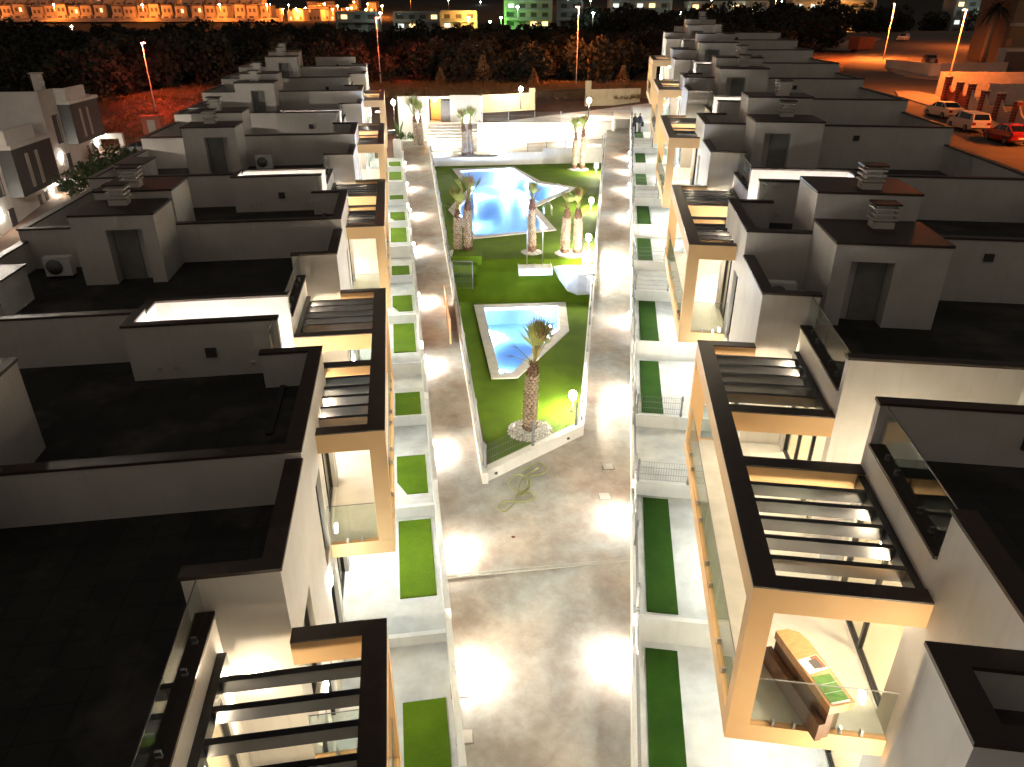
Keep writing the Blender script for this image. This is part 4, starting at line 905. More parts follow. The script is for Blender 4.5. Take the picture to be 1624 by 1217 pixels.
# ------------------------------------------------------------------ cars
def car(x, y, z, rz, paint, label, kind):
    r = empty('parked_car', (x, y, z), rz, label, 'car', 'cars parked along the street')
    Lc, W_ = 4.15, .87
    if kind == 'sedan': P_ = [(-2.1, .32, .78, None), (-2.05, .28, .92, None), (-1.45, .25, 1.0, .0), (-.75, .25, .98, 1.40), (.35, .25, .96, 1.43), (1.05, .25, .95, .0), (1.75, .25, .82, None), (2.08, .3, .62, None)]
    elif kind == 'van': P_ = [(-2.05, .32, .85, None), (-2.02, .28, .98, .0), (-1.75, .25, 1.0, 1.50), (-.6, .25, .99, None), (.45, .25, .98, 1.57), (1.25, .25, .96, .0), (1.8, .25, .84, None), (2.08, .3, .62, None)]
    else: P_ = [(-2.0, .32, .82, None), (-1.97, .28, .95, None), (-1.80, .25, .99, .0), (-1.0, .25, .97, 1.42), (.15, .25, .95, 1.47), (.95, .25, .94, .0), (1.65, .25, .82, None), (1.98, .3, .62, None)]
    b = MB(); st_ = []
    for X, zb, zt_, _ in P_:
        e = .93 if abs(X) > 1.9 else (1 if abs(X) < 1.6 else .98)
        st_.append([(X, -W_ * e, zb), (X, -W_ * e * 1.01, (zb + zt_) / 2), (X, -W_ * e * .93, zt_), (X, W_ * e * .93, zt_), (X, W_ * e * 1.01, (zb + zt_) / 2), (X, W_ * e, zb)])
    vs = [p for s_ in st_ for p in s_]; m = 6; fs = []
    for i in range(len(st_) - 1):
        for j in range(m): fs.append((i * m + j, i * m + (j + 1) % m, (i + 1) * m + (j + 1) % m, (i + 1) * m + j)[::-1])
    fs += [tuple(range(m)), tuple(range((len(st_) - 1) * m, len(st_) * m))[::-1]]
    b.add(vs, fs, False); body = b.build('body', paint, r)
    cab = [(X, zt_, zr_) for X, _, zt_, zr_ in P_ if zr_ is not None]
    (xa, za, _), (xb, zb, rb), (xc, zc, rc), (xd, zd, _) = cab
    wr = .68; wb = .80
    V = [(xa, -wb, za), (xa, wb, za), (xb, -wr, rb), (xb, wr, rb), (xc, -wr, rc), (xc, wr, rc), (xd, -wb, zd), (xd, wb, zd), (xb, -wb, zb), (xb, wb, zb), (xc, -wb, zc), (xc, wb, zc)]
    MB().add(V, [(2, 4, 5, 3), (0, 2, 3, 1), (6, 7, 5, 4), (0, 8, 2), (8, 10, 4, 2), (10, 6, 4), (1, 3, 9), (9, 3, 5, 11), (11, 5, 7)]).build('cabin', paint, r)
    def ins(ps, name):
        c = sum((Vector(p) for p in ps), Vector()) / len(ps); n_ = (Vector(ps[1]) - Vector(ps[0])).cross(Vector(ps[2]) - Vector(ps[0])).normalized()
        if n_.dot(c - Vector((0, 0, .9))) < 0: n_ = -n_
        q = [Vector(p) + (c - Vector(p)) * .16 + n_ * .012 for p in ps]; MB().add(q, [tuple(range(len(q)))]).build(name, 'car_glass', r)
    ins([V[0], V[1], V[3], V[2]], 'rear_window'); ins([V[6], V[7], V[5], V[4]], 'windscreen')
    for s in (0, 1):
        ins([V[8 + s], V[10 + s], V[4 + s], V[2 + s]], 'side_window'); ins([V[10 + s], V[6 + s], V[4 + s]], 'side_window'); ins([V[0 + s], V[8 + s], V[2 + s]], 'side_window')
    for xx in (-1.28, 1.28):
        for s in (-1, 1):
            wm = MB(); n = 16
            wm.add([(xx + .31 * math.cos(2 * math.pi * k / n), s * (W_ - .12) + dy, .31 + .31 * math.sin(2 * math.pi * k / n)) for dy in (0, s * .14) for k in range(n)], [(k, (k + 1) % n, (k + 1) % n + n, k + n) for k in range(n)] + [tuple(range(n)), tuple(range(n, 2 * n))])
            wo = wm.build('wheel', 'tyre', r)
            MB().add([(xx + .19 * math.cos(2 * math.pi * k / n), s * (W_ + .025), .31 + .19 * math.sin(2 * math.pi * k / n)) for k in range(n)], [tuple(range(n))]).build('rim', 'grey_metal', wo)
    rx_ = P_[0][0]
    for s in (-1, 1): MB().box(rx_ - .02, rx_ + .16, s * .62 - .16, s * .62 + .16, .62, .82).build('tail_light', 'lamp_red' if False else MATS['car_taillight'], r)
    MB().box(rx_ - .025, rx_ + .05, -.26, .26, .48, .60).build('number_plate', 'plastic_white', r); MB().box(rx_ - .03, rx_ + .2, -.8, .8, .30, .42).build('bumper', 'car_dark', r)
    fx = P_[-1][0]
    for s in (-1, 1): MB().box(fx - .2, fx + .01, s * .6 - .17, s * .6 + .17, .52, .64).build('headlight', 'frost', r); MB().box(.82, .98, s * .9 - .08, s * .9 + .08, .93, 1.06).build('mirror', paint, r)
    r.scale = (1.12, 1.12, 1.12)
    return r
MATS['car_taillight'] = mat('car_taillight', (.30, .01, .01), None, rough=.25)
hd = math.atan2(4.2, -.75) - .22
car(45.05, 68.3, zr(68.3), hd, 'car_red', 'red hatchback parked rearmost on the street, nearest the camera', 'hatch')
car(45.0, 74.6, zr(74.6), hd, 'car_white', 'white people carrier parked between red and beige cars', 'van')
car(46.6, 82.2, zr(82.2), hd + .08, 'car_beige', 'beige saloon parked farthest along the pillared wall', 'sedan')
car(97, 197, zr(197), math.radians(230), 'car_beige', 'boxy van parked far up the orange lit street', 'van')
car(73.5, 138, zr(138) + .1, math.radians(70), 'car_dark', 'dark car parked behind the low wall by the street corner', 'sedan')
car(-36.5, 74.5, terr(-36.5, 74.5), math.radians(20), 'car_dark', 'dark car parked beside the grey panelled house', 'sedan')

# ------------------------------------------------------------------ street furniture
def street_lamp(x, y, z, h, m, label, rz=0, head=.30, pole=.085):
    r = empty('street_lamp', (x, y, z), rz, label, 'street lamp', 'tall street lamps')
    MB().tube([(0, 0, -.3), (0, 0, .9), (0, 0, h - .12)], [pole * 1.5, pole, pole * .65], 8).build('pole', 'far_wall', r)
    MB().box(-.12, .42, -.1, .1, h - .06, h + .03).build('head', 'grey_metal', r)
    MB().box(-.05, .40, -.09, .09, h - .085, h - .061).build('lens', m, r)
    if m == 'lamp_sodium_assumed': MB().box(-.12, .42, -.105, -.095, h - .16, h - .06).box(-.12, .42, .095, .105, h - .16, h - .06).box(.405, .42, -.095, .095, h - .16, h - .06).box(-.12, -.105, -.095, .095, h - .16, h - .06).build('shield', 'grey_metal', r)  # shield added to the assumed lamps, keeps their light off the roofs
    return r
street_lamp(53.6, 95.2, zr(95.2), 10.0, 'lamp_sodium', 'tall orange street lamp by the pillared wall', math.radians(150))
street_lamp(-44.4, 95, terr(-44.4, 95), 11.8 - terr(-44.4, 95), 'lamp_red', 'tall red glowing street lamp over the left waste ground', 0)
street_lamp(-19.8, 116.9, terr(-19.8, 116.9), 9.2, 'lamp_red', 'thin red street lamp behind the end of the left row', 0)
street_lamp(9.6, 116, terr(9.6, 116), 10.6, 'lamp_sodium_dim', 'tall orange street lamp behind the sliding gate', math.radians(200))
street_lamp(104, 176, zr(176), 9.5, 'lamp_sodium', 'slim street lamp at the far bend of the street', math.radians(160))
street_lamp(56.5, 61, zr(61), 10.0, 'lamp_sodium_assumed', 'assumed tall orange street lamp out of view on the pavement nearest the camera', math.radians(170))  # unseen lamp, assumed from the orange road and added to light it
street_lamp(70, 148, zr(148), 9.5, 'lamp_sodium_assumed', 'assumed tall orange street lamp behind the low corner wall', math.radians(170))  # assumed lamp, added to brighten the far stretch of road
street_lamp(-27, 36, terr(-27, 36), 11.0, 'lamp_added_white', 'tall white lamp added out of view beyond the left edge', 0)  # unseen lamp, added to brighten the neighbour house fronts
sg = empty('street_sign', (61.4, 114.5, zr(114.5) + .1), 0, 'thin sign post on the rounded pavement corner', 'sign')
MB().tube([(0, 0, 0), (0, 0, 2.9)], .04, 6).build('post', 'grey_metal', sg); MB().box(-.3, .3, -.05, -.02, 2.45, 2.95).build('plate', 'grey_metal', sg)
ct = empty('rubbish_skip', (75.5, 171, zr(171)), math.radians(35), 'red orange box container by the far street edge', 'container')
MB().box(-3, 3, -1.2, 1.2, .1, 2.4).build('body', 'container_paint', ct); MB().box(-3.08, 3.08, -1.28, 1.28, 2.4, 2.5).build('lid', 'container_paint', ct)
for x in (-2.4, -1.2, 0, 1.2, 2.4): MB().box(x - .06, x + .06, -1.25, -1.2, .1, 2.4).build('rib', 'container_paint', ct)
kc = empty('service_box', (-39.8, 84.0, terr(-39.8, 84)), .1, 'small orange box cabin on the red lit waste ground', 'cabin')
MB().box(-1, 1, -.8, .8, 0, 1.9).build('body', 'container_paint', kc); MB().box(-1.1, 1.1, -.9, .9, 1.9, 2.0).build('roof', 'container_paint', kc); MB().box(-.4, .4, -.83, -.8, 0, 1.6).build('door', 'far_wall', kc)

# ------------------------------------------------------------------ neighbour houses with grey panels (left)
def neighbour(x, y, z, label, g):
    r = empty('neighbour_house', (x, y, z), -AL, label, 'house', 'white neighbour houses with grey boxes')
    # local: x towards the courtyard (negative v), y along the row
    w_ = MB(); w_.box(-9, 0, 0, 11.4, -2, 6.6); w_.box(-9, 0, 0, .2, 6.6, 7.7); w_.box(-.2, 0, .2, 3.2, 6.6, 7.7); w_.box(-9, -8.8, .2, 11.4, 6.6, 7.7)
    w_.box(-.2, .9, 3.2, 3.4, 6.6, 7.7); w_.box(.7, .9, 3.4, 8.0, 6.6, 7.7); w_.box(-.2, .7, 8.0, 8.2, 6.6, 7.3); w_.build('wall', 'render_white', r)
    gb = MB().box(.0, 1.0, 3.3, 10.2, 2.9, 6.35).build('grey_box', 'panel_grey', r); MB().box(-.01, 1.12, 3.15, 10.35, 6.35, 6.62).build('ledge', 'render_white', r)
    for y0 in (5.2, 6.9): MB().box(1.0, 1.03, y0, y0 + .5, 3.3, 5.8).build('slit_window', 'far_wall', gb)
    f = MB().box(.0, .05, 1.5, 2.7, 3.2, 5.6).build('window', 'panel_grey', r); MB().box(.051, .06, 2.35, 2.55, 3.3, 5.5).build('pane', 'far_wall', f)
    MB().box(.0, .06, 2.3, 3.2, 0, 2.2).build('door', 'panel_grey', r)
    for y0 in (7.6, 8.8): MB().box(.0, .05, y0, y0 + .5, .5, 2.2).build('window', 'panel_grey', r)
    MB().box(.0, 2.4, 10.6, 11.2, 2.4, 2.9).build('porch_roof', 'render_white', r); MB().box(2.0, 2.4, 10.7, 11.1, -1, 2.4).build('porch_post', 'render_white', r)
    for y0 in (1.2, 10.2): MB().box(.0, .09, y0 - .09, y0 + .09, 2.0, 2.25).build('wall_lamp', 'lamp_white', r)
    c = MB().box(-1.6, -.9, 3.4, 4.1, 6.6, 8.9).build('chimney', 'render_white', r); MB().box(-1.72, -.78, 3.28, 4.22, 8.9, 9.0).build('cap', 'wall_old', c)
    d = MB().lathe((0, 0, 0), [(.02, 0), (.28, .06), (.32, .1)], 14).build('dish', 'plastic_white', r); d.location = (-.85, 3.3, 8.2); d.rotation_euler = (math.pi / 2, 0, .3)
    return r
neighbour(-40.6, 65.8, .9, 'white neighbour house with two lit wall lamps and grey box', 1)
neighbour(-37.5, 51.5, -.9, 'white neighbour house with grey box, nearest at the left edge', 2)
bs = empty('bush', (-33.2, 61.5, terr(-33, 61.5)), 0, 'large dark green bush in front of the neighbour houses', 'bush')
for c, r_, n_ in (((0, 0, 2.6), 1.7, 700), ((-1.6, -.6, 1.9), 1.3, 450), ((1.5, .6, 2.4), 1.4, 450), ((-3.2, -1.4, 1.3), 1.1, 300)): leafy(bs, c, r_, n_, .42, 'shrub_leaf', 'foliage')
MB().tube([(0, 0, -.3), (.1, 0, 1.2), (0, .1, 2.4)], [.12, .09, .05], 6).build('trunk', 'tree_bark', bs)
sl_ = empty('string_lights', (-58, 78, 12.1), 0, 'short string of warm lights hanging at the left edge', 'lights')
MB().tube([(-3 + i * .6, 0, -1.1 * (1 - ((i - 6) / 6) ** 2) * .0 + .045 * (i - 2) ** 2 * .6) for i in range(14)], .06, 5).build('cable', 'string_light', sl_)
MB().tube([(4.8, 0, 3.3), (5.4, 0, -8)], .05, 5).build('pole', 'grey_metal', sl_)

# ------------------------------------------------------------------ house beyond the street (right)
rh = empty('corner_house', (79, 128, zr(128)), math.radians(-6), 'dark house with barred garage and lit porch at top right', 'house')
MB().box(0, 34, 0, .3, -1, 3.5).build('garden_wall', 'far_grey', rh)
g_ = MB().box(1.2, 9.2, -.06, -.01, -.2, 2.9).build('garage_door', 'far_dark', rh); MB().box(1.2, 9.2, -.08, -.061, 3.0, 3.35).build('grille', 'far_wall', rh)
for i in range(9): MB().box(1.35 + i * .98, 1.45 + i * .98, -.09, -.061, -.2, 2.9).build('slat', 'far_dark', g_)
MB().box(11.5, 14, -.06, -.01, -.2, 2.9).build('gate', 'far_dark', rh)
MB().box(6, 34, 9, 24, -1, 4.6).box(6, 34, 10.5, 24, 4.6, 11).build('wall', 'far_dark', rh); MB().box(5, 35, 7.5, 9, 6.6, 7.1).build('porch_roof', 'far_grey', rh); MB().box(5.5, 34.5, 10, 24.5, 11, 11.4).build('roof', 'far_dark', rh)
for x in (10, 19): MB().box(x, x + 3.5, 10.42, 10.49, 4.7, 6.5).build('window', 'far_dark', rh)
MB().box(15.4, 16.1, 9.9, 10.2, 5.4, 6.0).build('porch_lamp', 'lamp_amber', rh)
cw = empty('corner_wall', (64.5, 120, zr(120)), math.radians(8), 'low dark corner wall round the garden by the street bend', 'wall')
MB().prism([(0, .5), (1.2, -.3), (14.5, 2.0), (14.5, 2.4), (1.3, .1), (.5, .8), (1.8, 14), (1.4, 14)], -.5, 1.9).build('wall', 'far_wall', cw)
pt = empty('palm_tree', (84, 140, zr(140)), 0, 'dark old palm beside the corner house', 'palm')
MB().tube([(0, 0, -.5), (0, 0, 3), (.2, 0, 9)], [.6, .5, .42], 10).build('trunk', 'trunk_bark', pt)
cr = MB()
for i in range(26):
    a = rnd.uniform(0, 6.28); e = rnd.uniform(-.4, 1.2); pr = None
    for j in range(5):
        t = j / 4; p = Vector((math.cos(a) * 3.2 * t * math.cos(e * .6), math.sin(a) * 3.2 * t * math.cos(e * .6), 9 + math.sin(e) * 3 * t - 2.2 * t * t)); s_ = Vector((-math.sin(a), math.cos(a), 0)) * (.5 * (1 - t) + .05)
        if pr: cr.add([pr[0] - pr[1], pr[0] + pr[1], p + s_, p - s_], [(0, 1, 2, 3)])
        pr = (p, s_)
cr.build('crown', 'pine_leaf', pt)

# ------------------------------------------------------------------ trees beyond the site
def crown_mesh(seed, n=1500):
    rr = random.Random(seed); mb = MB(); lobes = [(Vector((rr.gauss(0, .38), rr.gauss(0, .38), rr.uniform(.25, .85))), rr.uniform(.26, .46)) for _ in range(9)]
    for c, r in lobes:
        for i in range(n // 9):
            d = Vector((rr.gauss(0, 1), rr.gauss(0, 1), rr.gauss(0, 1))).normalized(); p = c + d * r * rr.uniform(.65, 1.05); q = (d + Vector((rr.uniform(-1, 1), rr.uniform(-1, 1), rr.uniform(-1, 1))) * .9).normalized(); t = q.cross(Vector((rr.uniform(-1, 1), rr.uniform(-1, 1), rr.uniform(-1, 1)))).normalized(); s = rr.uniform(.028, .062)
            mb.add([p - t * s - q * s, p + t * s - q * s * .6, p + q * s + t * s * .4, p + q * s * .8 - t * s], [(0, 1, 2, 3)])
    return mb
PROT = []
for i in range(5):
    r = empty('pine_tree', (0, 0, 0), 0, 'dark rounded tree in the wood beyond the site', 'tree', 'dark trees in the wood behind the houses')
    crown_mesh(100 + i).build('crown', 'pine_leaf', r); MB().tube([(0, 0, -.1), (.03, .02, .25), (0, .05, .6)], [.05, .04, .02], 6).build('trunk', 'tree_bark', r); PROT.append(r)
spots = []
def try_spot(x, y, d):
    if all((x - a) ** 2 + (y - b) ** 2 > d * d for a, b in spots): spots.append((x, y)); return True
used = set(); cnt = 0
for (ya, yb, num, hh) in ((119, 130, 34, (4.5, 7)), (130, 150, 46, (6, 8)), (150, 190, 50, (6.5, 8.5)), (190, 250, 46, (7, 9)), (250, 320, 34, (7, 9.5))):
    for _ in range(num):
        for _t in range(30):
            y = rnd.uniform(ya, yb); x = rnd.uniform(-.80, .62) * y
            if x > 45 + (y - 120) * .45 and y < 235: continue
            if y < 135 and x > 28: continue
            if try_spot(x, y, 3.6):
                o = PROT[cnt] if cnt < 5 else copy_tree(PROT[rnd.randrange(5)])
                h_ = rnd.uniform(*hh); wd = h_ * rnd.uniform(.95, 1.25); o.location = (x, y, terr(x, y)); o.scale = (wd * .8, wd * .8, h_ * .86); o.rotation_euler = (0, 0, rnd.uniform(0, 6.28)); cnt += 1; o['label'] = 'dark rounded tree in the %s rank of the wood, %s' % ({119: 'front', 130: 'second', 150: 'third', 190: 'fourth', 250: 'rearmost'}[ya], 'behind the left row' if x < -.28 * y else ('above the courtyard end' if x < .22 * y else 'above the right row')); break
# trees between the left neighbours and the wood, and at the far right
for i in range(26):
    y = rnd.uniform(96, 118); x = rnd.uniform(-88, -46)
    if try_spot(x, y, 3.4):
        o = copy_tree(PROT[rnd.randrange(5)]); h_ = rnd.uniform(5.5, 7.5); o.location = (x, y, terr(x, y)); o['label'] = 'dark tree beyond the red lit waste ground at left'; o.scale = (h_ * .9, h_ * .9, h_ * .9); o.rotation_euler = (0, 0, rnd.uniform(0, 6.28))
# the conical shrub lit from the street and smaller ones
for i, (x, y, h_, lb) in enumerate(((-4.2, 113, 4.3, 'pale conical shrub lit by the street lamp behind the entrance'), (-10.5, 114, 2.6, 'low rounded shrub left of the pale conical shrub'), (16, 112, 3.0, 'brownish shrub at the end of the right row'), (3.2, 114, 2.5, 'small shrub beside the tall orange street lamp'))):
    r = empty('shrub', (x, y, terr(x, y)), i, lb, 'shrub'); mb = MB(); rr = random.Random(i)
    for j in range(700):
        t = rr.random() ** .8; a = rr.uniform(0, 6.28); q = h_ * .5 * (1 - t * .9) * rr.uniform(.5, 1); p = Vector((q * math.cos(a), q * math.sin(a), h_ * t)); s = rr.uniform(.1, .22); u_ = Vector((rr.uniform(-1, 1), rr.uniform(-1, 1), rr.uniform(-.2, 1))).normalized(); t_ = u_.cross(Vector((rr.uniform(-1, 1), .3, 1))).normalized()
        mb.add([p - t_ * s * .5, p + t_ * s * .5, p + u_ * s + t_ * s * .2, p + u_ * s - t_ * s * .3], [(0, 1, 2, 3)])
    mb.build('foliage', 'scrub', r)['kind'] = 'stuff'; MB().tube([(0, 0, -.2), (0, 0, h_ * .6)], [.1, .04], 6).build('trunk', 'tree_bark', r)
# dry grass strip
def tufts(name, n, region, hgt, label, zf):
    mb = MB()
    for i in range(n):
        x, y = region(); z = zf(x, y) - .05
        for j in range(4):
            a = rnd.uniform(0, 6.28); s = rnd.uniform(.04, .10); h_ = rnd.uniform(.5, 1) * hgt; dx, dy = rnd.gauss(0, .35), rnd.gauss(0, .35)
            mb.add([(x + s * math.cos(a) + dx * .4, y + s * math.sin(a) + dy * .4, z), (x - s * math.cos(a) + dx * .4, y - s * math.sin(a) + dy * .4, z), (x + dx, y + dy, z + h_)], [(0, 1, 2)])
    o = mb.build(name, 'scrub'); o['kind'] = 'stuff'; o['label'] = label
tufts('dry_grass', 9000, lambda: (rnd.uniform(-48, 24), rnd.uniform(97, 122)), .75, 'dry orange lit grass and scrub behind the entrance', terr)
tufts('dry_grass', 2500, lambda: (rnd.uniform(-60, -30), rnd.uniform(78, 100)), .4, 'red lit rough grass on the left waste ground', terr)
struct(MB().add([(x, y, terr(x, y) + .06) for x, y in ((-30, 101), (24, 108), (24, 112), (-30, 105))], [(0, 1, 2, 3)]).build('path', 'pavement'), 'orange lit dirt track behind the boundary wall')

# ------------------------------------------------------------------ far town
def terrace_house(x, y, z, wdt, hgt, label, lit, rr):
    r = empty('terraced_house', (x, y, z), rr.uniform(-.02, .02), label, 'house', 'orange lit terraced houses on the far hill')
    MB().box(-wdt / 2, wdt / 2, 0, 9, -3, hgt).build('wall', 'far_wall', r); MB().box(-wdt / 2 - .1, wdt / 2 + .1, -.3, 9.2, hgt, hgt + .5).build('roof', 'far_dark', r)
    MB().box(-wdt / 2 + .2, wdt / 2 - .2, -2.0, 0, -3, hgt * .36).build('porch', 'far_wall', r)
    d = MB().box(-1.4, 1.0, -2.06, -2.005, -.2, hgt * .28).build('door', 'far_dark', r)
    for xx in (-1.7, .6): MB().box(xx, xx + 1.2, -.08, -.005, hgt * .55, hgt * .8).build('window', 'window_lit' if (lit and xx > 0) else 'far_dark', r)
rr = random.Random(5); i = 0
for row, (Y, zb, x0, x1) in enumerate(((440, 15.2, -292, -128), (478, 22.5, -330, -150))):
    x = x0; i = 0
    while x < x1:
        terrace_house(x, Y + rr.uniform(-1, 1), zb + rr.uniform(-.3, .3), 5.6, 7.2 + rr.uniform(-.4, .6), 'orange lit terraced house, %s from the left in the %s row on the hill' % (ORD[i], 'front' if row == 0 else 'rear'), rr.random() < .22, rr); x += 6.9 + (2.5 if rr.random() < .15 else 0); i += 1
    w_ = tag(MB().box(x0 - 4, x1 + 4, Y - 9, Y - 8.7, zb - 4, zb + 1.2).build('garden_wall', 'far_wall'), 'long pale garden wall before the %s row of far houses' % ('front' if row == 0 else 'rear'), 'wall')
tr_ = lambda x, y: terr(x, y)
struct(MB().add([(x, y, terr(x, y) + .5) for x, y in ((-330, 405), (-120, 415), (-120, 428), (-330, 428))], [(0, 1, 2, 3)]).build('road', 'pavement'), 'far pale road below the terraced houses')
struct(MB().add([(x, y, terr(x, y) + .4) for x, y in ((-245, 345), (-175, 350), (-190, 372), (-235, 380))], [(0, 1, 2, 3)]).build('clearing', 'pavement'), 'pale open clearing on the far left hill')
for q in range(26):
    x = rr.uniform(-150, -92); Y = rr.uniform(470, 640); zz = terr(x, Y)
    r = empty('hill_house', (x, Y, zz), rr.uniform(-.3, .3), 'small orange lit hill house, %s of the scattered cluster right of the rows' % ORD[q], 'house', 'scattered houses on the far hill'); ww, hh_ = rr.uniform(5, 8), rr.uniform(4, 7)
    MB().box(-ww / 2, ww / 2, 0, 7, -2, hh_).build('wall', 'far_wall', r); MB().box(-ww / 2 - .2, ww / 2 + .2, -.3, 7.2, hh_, hh_ + .5).build('roof', 'far_dark', r); MB().box(-1.5, -.3, -.06, -.005, 1, 2.6).build('window', 'window_lit' if q % 2 else 'far_dark', r); MB().box(.8, 2.0, -.06, -.005, 1, 2.6).build('window', 'far_dark', r)
def far_lamp(x, y, z, h, m, label):
    r = empty('street_lamp', (x, y, z), 0, label, 'street lamp', 'street lamps of the far town')
    MB().tube([(0, 0, -1), (0, 0, h)], .12, 5).build('pole', 'far_wall', r); MB().lathe((0, 0, h), [(.1, -.1), (.55, .2), (.1, .5)], 6).build('globe', m, r)
for i, x in enumerate((-316, -285, -243, -196, -155, -130)): far_lamp(x, 429, 15.3, 7.2, 'lamp_far', 'orange street lamp before the far terraced row, %s from the left' % ORD[i])
for i, (x, y) in enumerate(((-262, 372), (-238, 352), (-222, 338), (-190, 345))): far_lamp(x, y, terr(x, y), 6.5, 'lamp_pale', 'pale street lamp on the dark far left slope, %s from the left' % ORD[i])
far_lamp(-330, 440, 15, 5, 'lamp_far', 'orange street lamp at the left end of the far town')
for q in range(14): x = -146 + q * 4.4; Y = 462 + (q * 37) % 130; far_lamp(x, Y, terr(x, Y), 6.5, 'lamp_far', 'orange street lamp among the scattered hill houses, %s from the left' % ORD[q])
for q in range(18): x = -335 + q * 11.5; far_lamp(x, 505, terr(x, 505) + 2, 7, ('lamp_far', 'lamp_far', 'lamp_pale')[q % 3], 'street lamp above the rear terraced row, %s from the left' % ORD[q])
for q in range(16): x = -70 + q * 22; far_lamp(x, 560 + (q * 53) % 120, terr(x, 620), 6, ('lamp_pale', 'lamp_far')[q % 4 == 0], 'small lamp on the dark hill behind the apartment blocks, %s from the left' % ORD[q])
def block(x, y, z, wdt, dep, fl, label, m='far_wall', warm=True, rz=0.):
    r = empty('apartment_block', (x, y, z), rz, label, 'building', 'apartment blocks beyond the wood'); H_ = fl * 3.0
    MB().box(-wdt / 2, wdt / 2, 1.6, dep, -9, H_).build('wall', m, r); MB().box(-wdt / 2 - .2, wdt / 2 + .2, -.1, dep + .2, H_, H_ + .6).build('roof', m, r)
    for s in (-1, 1): MB().box(s * wdt / 2 - .5, s * wdt / 2 + .5, 0, 1.6, -9, H_).build('side_wall', m, r)
    for k in range(fl):
        b_ = MB().box(-wdt / 2 + .5, wdt / 2 - .5, 0, 1.6, k * 3.0 - .2, k * 3.0 + .12).build('balcony', m, r); MB().box(-wdt / 2 + .5, wdt / 2 - .5, .02, .1, k * 3 + .12, k * 3 + 1.0).build('railing', 'far_grey', b_)
        nw = max(2, int(wdt / 4.2))
        for q in range(nw):
            xx = -wdt / 2 + (q + .5) * wdt / nw; lit = rnd.random() < .3
            MB().box(xx - 1.1, xx + 1.1, 1.5, 1.59, k * 3 + .2, k * 3 + 2.4).build('window', ('window_lit' if rnd.random() < .5 else 'window_pale') if lit else 'far_dark', r)
block(6, 300, 12.0, 17, 10, 4, 'white apartment block with lit balcony left of the orange lamp'); block(22, 306, 12, 9, 9, 3, 'grey green block beside the white apartment block', 'far_grey')
block(49, 308, 12.2, 23, 11, 4, 'wide white apartment block right of the orange lamp'); block(76, 300, 11.6, 20, 10, 3, 'low white apartment block with one orange window'); block(92, 310, 12, 12, 9, 3, 'small green tinted apartment block')
block(128, 300, 12, 13, 10, 4, 'pale apartment tower above the far right roofs'); block(112, 306, 12, 11, 9, 4, 'second pale apartment block behind the right row')
block(-58, 300, 11.3, 15, 9, 2, 'dim grey low block left of the red lamp', 'far_grey'); block(-36, 304, 11.3, 17, 9, 2, 'dim grey low block right of the red lamp', 'far_grey'); block(-20, 300, 11.5, 13, 9, 2, 'low block with bright orange entrance light')
block(176, 300, 12.5, 22, 10, 4, 'dim apartment block at the far right', 'far_grey')
def glow(x, y, z, m, label, h=4): far_lamp(x, y, z, h, m, label)
glow(-16, 296, 11.5, 'lamp_amber', 'orange lamp at the far low block'); glow(-4, 294, 11.5, 'lamp_green', 'green garden lamp between the far blocks'); glow(-8, 293, 11.2, 'lamp_green', 'second green garden lamp between the far blocks', 3)
glow(30, 298, 12, 'lamp_pale', 'pale lamp before the wide white block', 5); glow(62, 296, 12, 'lamp_pale', 'pale lamp between wide and low white blocks', 5); glow(120, 294, 12, 'lamp_amber', 'orange lamp before the pale apartment tower', 4); glow(2, 292, 12, 'lamp_pale', 'pale lamp before the white apartment block', 7); glow(88, 296, 12, 'lamp_pale', 'pale lamp before the small green tinted block', 6); glow(-48, 294, 11, 'lamp_pale', 'pale lamp between the dim grey blocks', 6); glow(170, 292, 12, 'lamp_pale', 'white lamp at the far right block', 7)

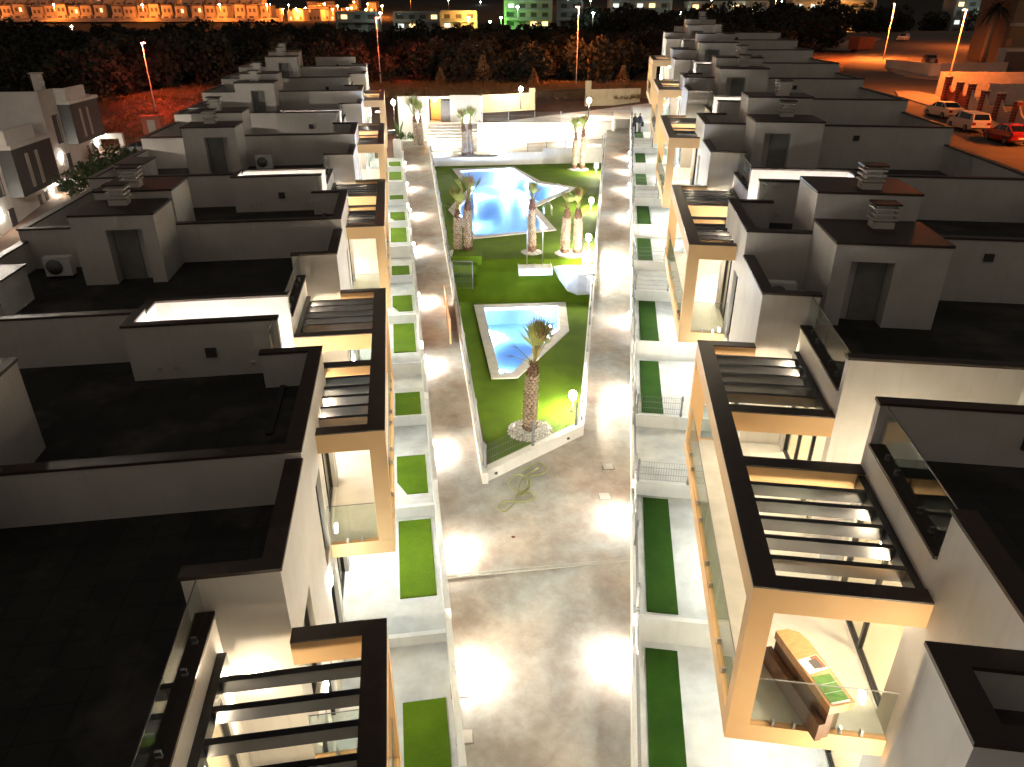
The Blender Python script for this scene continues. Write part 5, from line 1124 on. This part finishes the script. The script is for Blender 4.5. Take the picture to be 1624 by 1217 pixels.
# ------------------------------------------------------------------ two people by the right path end
def person(x, y, z, rz, pose, top, legs, label, hairm='hair'):
    r = empty('person', (x, y, z), rz, label, 'person')
    J = {'pel': (0, 0, .92), 'ch': (.02, 0, 1.28), 'nk': (.03, 0, 1.46), 'hd': (.05, 0, 1.58), 'ht': (.05, 0, 1.70)}
    E_ = [('pel', 'ch'), ('ch', 'nk'), ('nk', 'hd'), ('hd', 'ht')]; Rr = {'pel': .14, 'ch': .15, 'nk': .06, 'hd': .085, 'ht': .07}
    for s, n in ((1, 'l'), (-1, 'r')):
        J['hip' + n] = (0, s * .09, .86); J['kn' + n] = (pose[0] * s * .14, s * .10, .48); J['an' + n] = (pose[0] * s * .16 - .03, s * .11, .08); J['to' + n] = (pose[0] * s * .16 + .12, s * .12, .04)
        J['sh' + n] = (.02, s * .19, 1.40); J['el' + n] = (.03 + pose[1] * .1, s * .24, 1.14); J['wr' + n] = (.06 + pose[1] * .28, s * (.24 - pose[1] * .12), .92 + pose[1] * .22); J['ha' + n] = (.08 + pose[1] * .36, s * (.23 - pose[1] * .13), .84 + pose[1] * .30)
        E_ += [('pel', 'hip' + n), ('hip' + n, 'kn' + n), ('kn' + n, 'an' + n), ('an' + n, 'to' + n), ('ch', 'sh' + n), ('sh' + n, 'el' + n), ('el' + n, 'wr' + n), ('wr' + n, 'ha' + n)]
        Rr.update({'hip' + n: .10, 'kn' + n: .065, 'an' + n: .045, 'to' + n: .04, 'sh' + n: .07, 'el' + n: .048, 'wr' + n: .032, 'ha' + n: .035})
    names = list(J); me = bpy.data.meshes.new('body'); me.from_pydata([J[k] for k in names], [(names.index(a), names.index(b)) for a, b in E_], [])
    me.materials.append(MATS[top]); o = bpy.data.objects.new('body', me); col.objects.link(o); o.parent = r
    sk = o.modifiers.new('skin', 'SKIN'); 
    for i, k in enumerate(names): me.skin_vertices[0].data[i].radius = (Rr[k], Rr[k]); me.skin_vertices[0].data[i].use_root = (i == 0)
    ss_ = o.modifiers.new('sub', 'SUBSURF'); ss_.levels = 1; ss_.render_levels = 2
    MB().lathe((.05, 0, 1.60), [(.02, -.10), (.085, -.04), (.098, .03), (.08, .09), (.03, .125)], 12).build('head', 'skin', r)
    MB().lathe((.03, 0, 1.66), [(.10, -.04), (.102, .02), (.075, .06), (.02, .08)], 12).build('hair', hairm, r)
    for s in (-1, 1):
        MB().tube([(0, s * .09, .90), (pose[0] * s * .14, s * .10, .48), (pose[0] * s * .16 - .03, s * .11, .09)], [.115, .082, .066], 10).build('trouser_leg', legs, r)
        MB().box(pose[0] * s * .16 - .09, pose[0] * s * .16 + .16, s * .11 - .045, s * .11 + .045, 0, .08).build('shoe', 'cloth_black', r)
    return r
person(11.2, 69.2, 4.75, math.radians(-50), (.6, .3), 'cloth_black', 'cloth_black', 'person in black clothes standing on the far right garden')
person(11.75, 69.5, 4.75, math.radians(215), (.2, .9), 'cloth_navy', 'cloth_grey', 'person in navy top and grey trousers holding something pale')
bg_ = empty('handbag', (11.95, 69.2, 5.35), 0, 'dark bag held beside the person in the navy top', 'bag'); MB().box(-.1, .1, -.06, .06, 0, .4).build('bag_body', 'cloth_black', bg_); MB().tube([(-.08, 0, .4), (-.04, 0, .6), (.04, 0, .6), (.08, 0, .4)], .012, 5).build('strap', 'cloth_black', bg_)
o = MB().prism([RW(68.1, -1.2), RW(79, -1.2), RW(79, 3.5), RW(68.1, 3.5)], 2, 5.35).build('paving', 'paving'); struct(o, 'pale paving at the far end of the right path')
# barrow with a wheel and clutter left of the far path
wb_ = empty('hand_barrow', (-11.6, 71.5, 4.1), .6, 'dark barrow with curved handle beside the far left path', 'barrow')
MB().prism([(-.6, -.3), (.5, -.3), (.6, .3), (-.6, .3)], .35, .65).build('tray', 'paint_dark', wb_); MB().tube([(.5, -.25, .5), (1.0, -.3, .6), (1.3, -.3, .3), (1.1, -.3, .0)], .03, 6).build('handle', 'black_metal', wb_)
MB().tube([(-.7 + .25 * math.cos(t * .52), 0, .25 + .25 * math.sin(t * .52)) for t in range(13)], .05, 6).build('wheel', 'tyre', wb_); MB().tube([(.4, .2, .4), (.5, .25, -.05)], .03, 6).build('leg', 'black_metal', wb_); MB().tube([(.4, -.2, .4), (.5, -.25, -.05)], .03, 6).build('leg', 'black_metal', wb_)
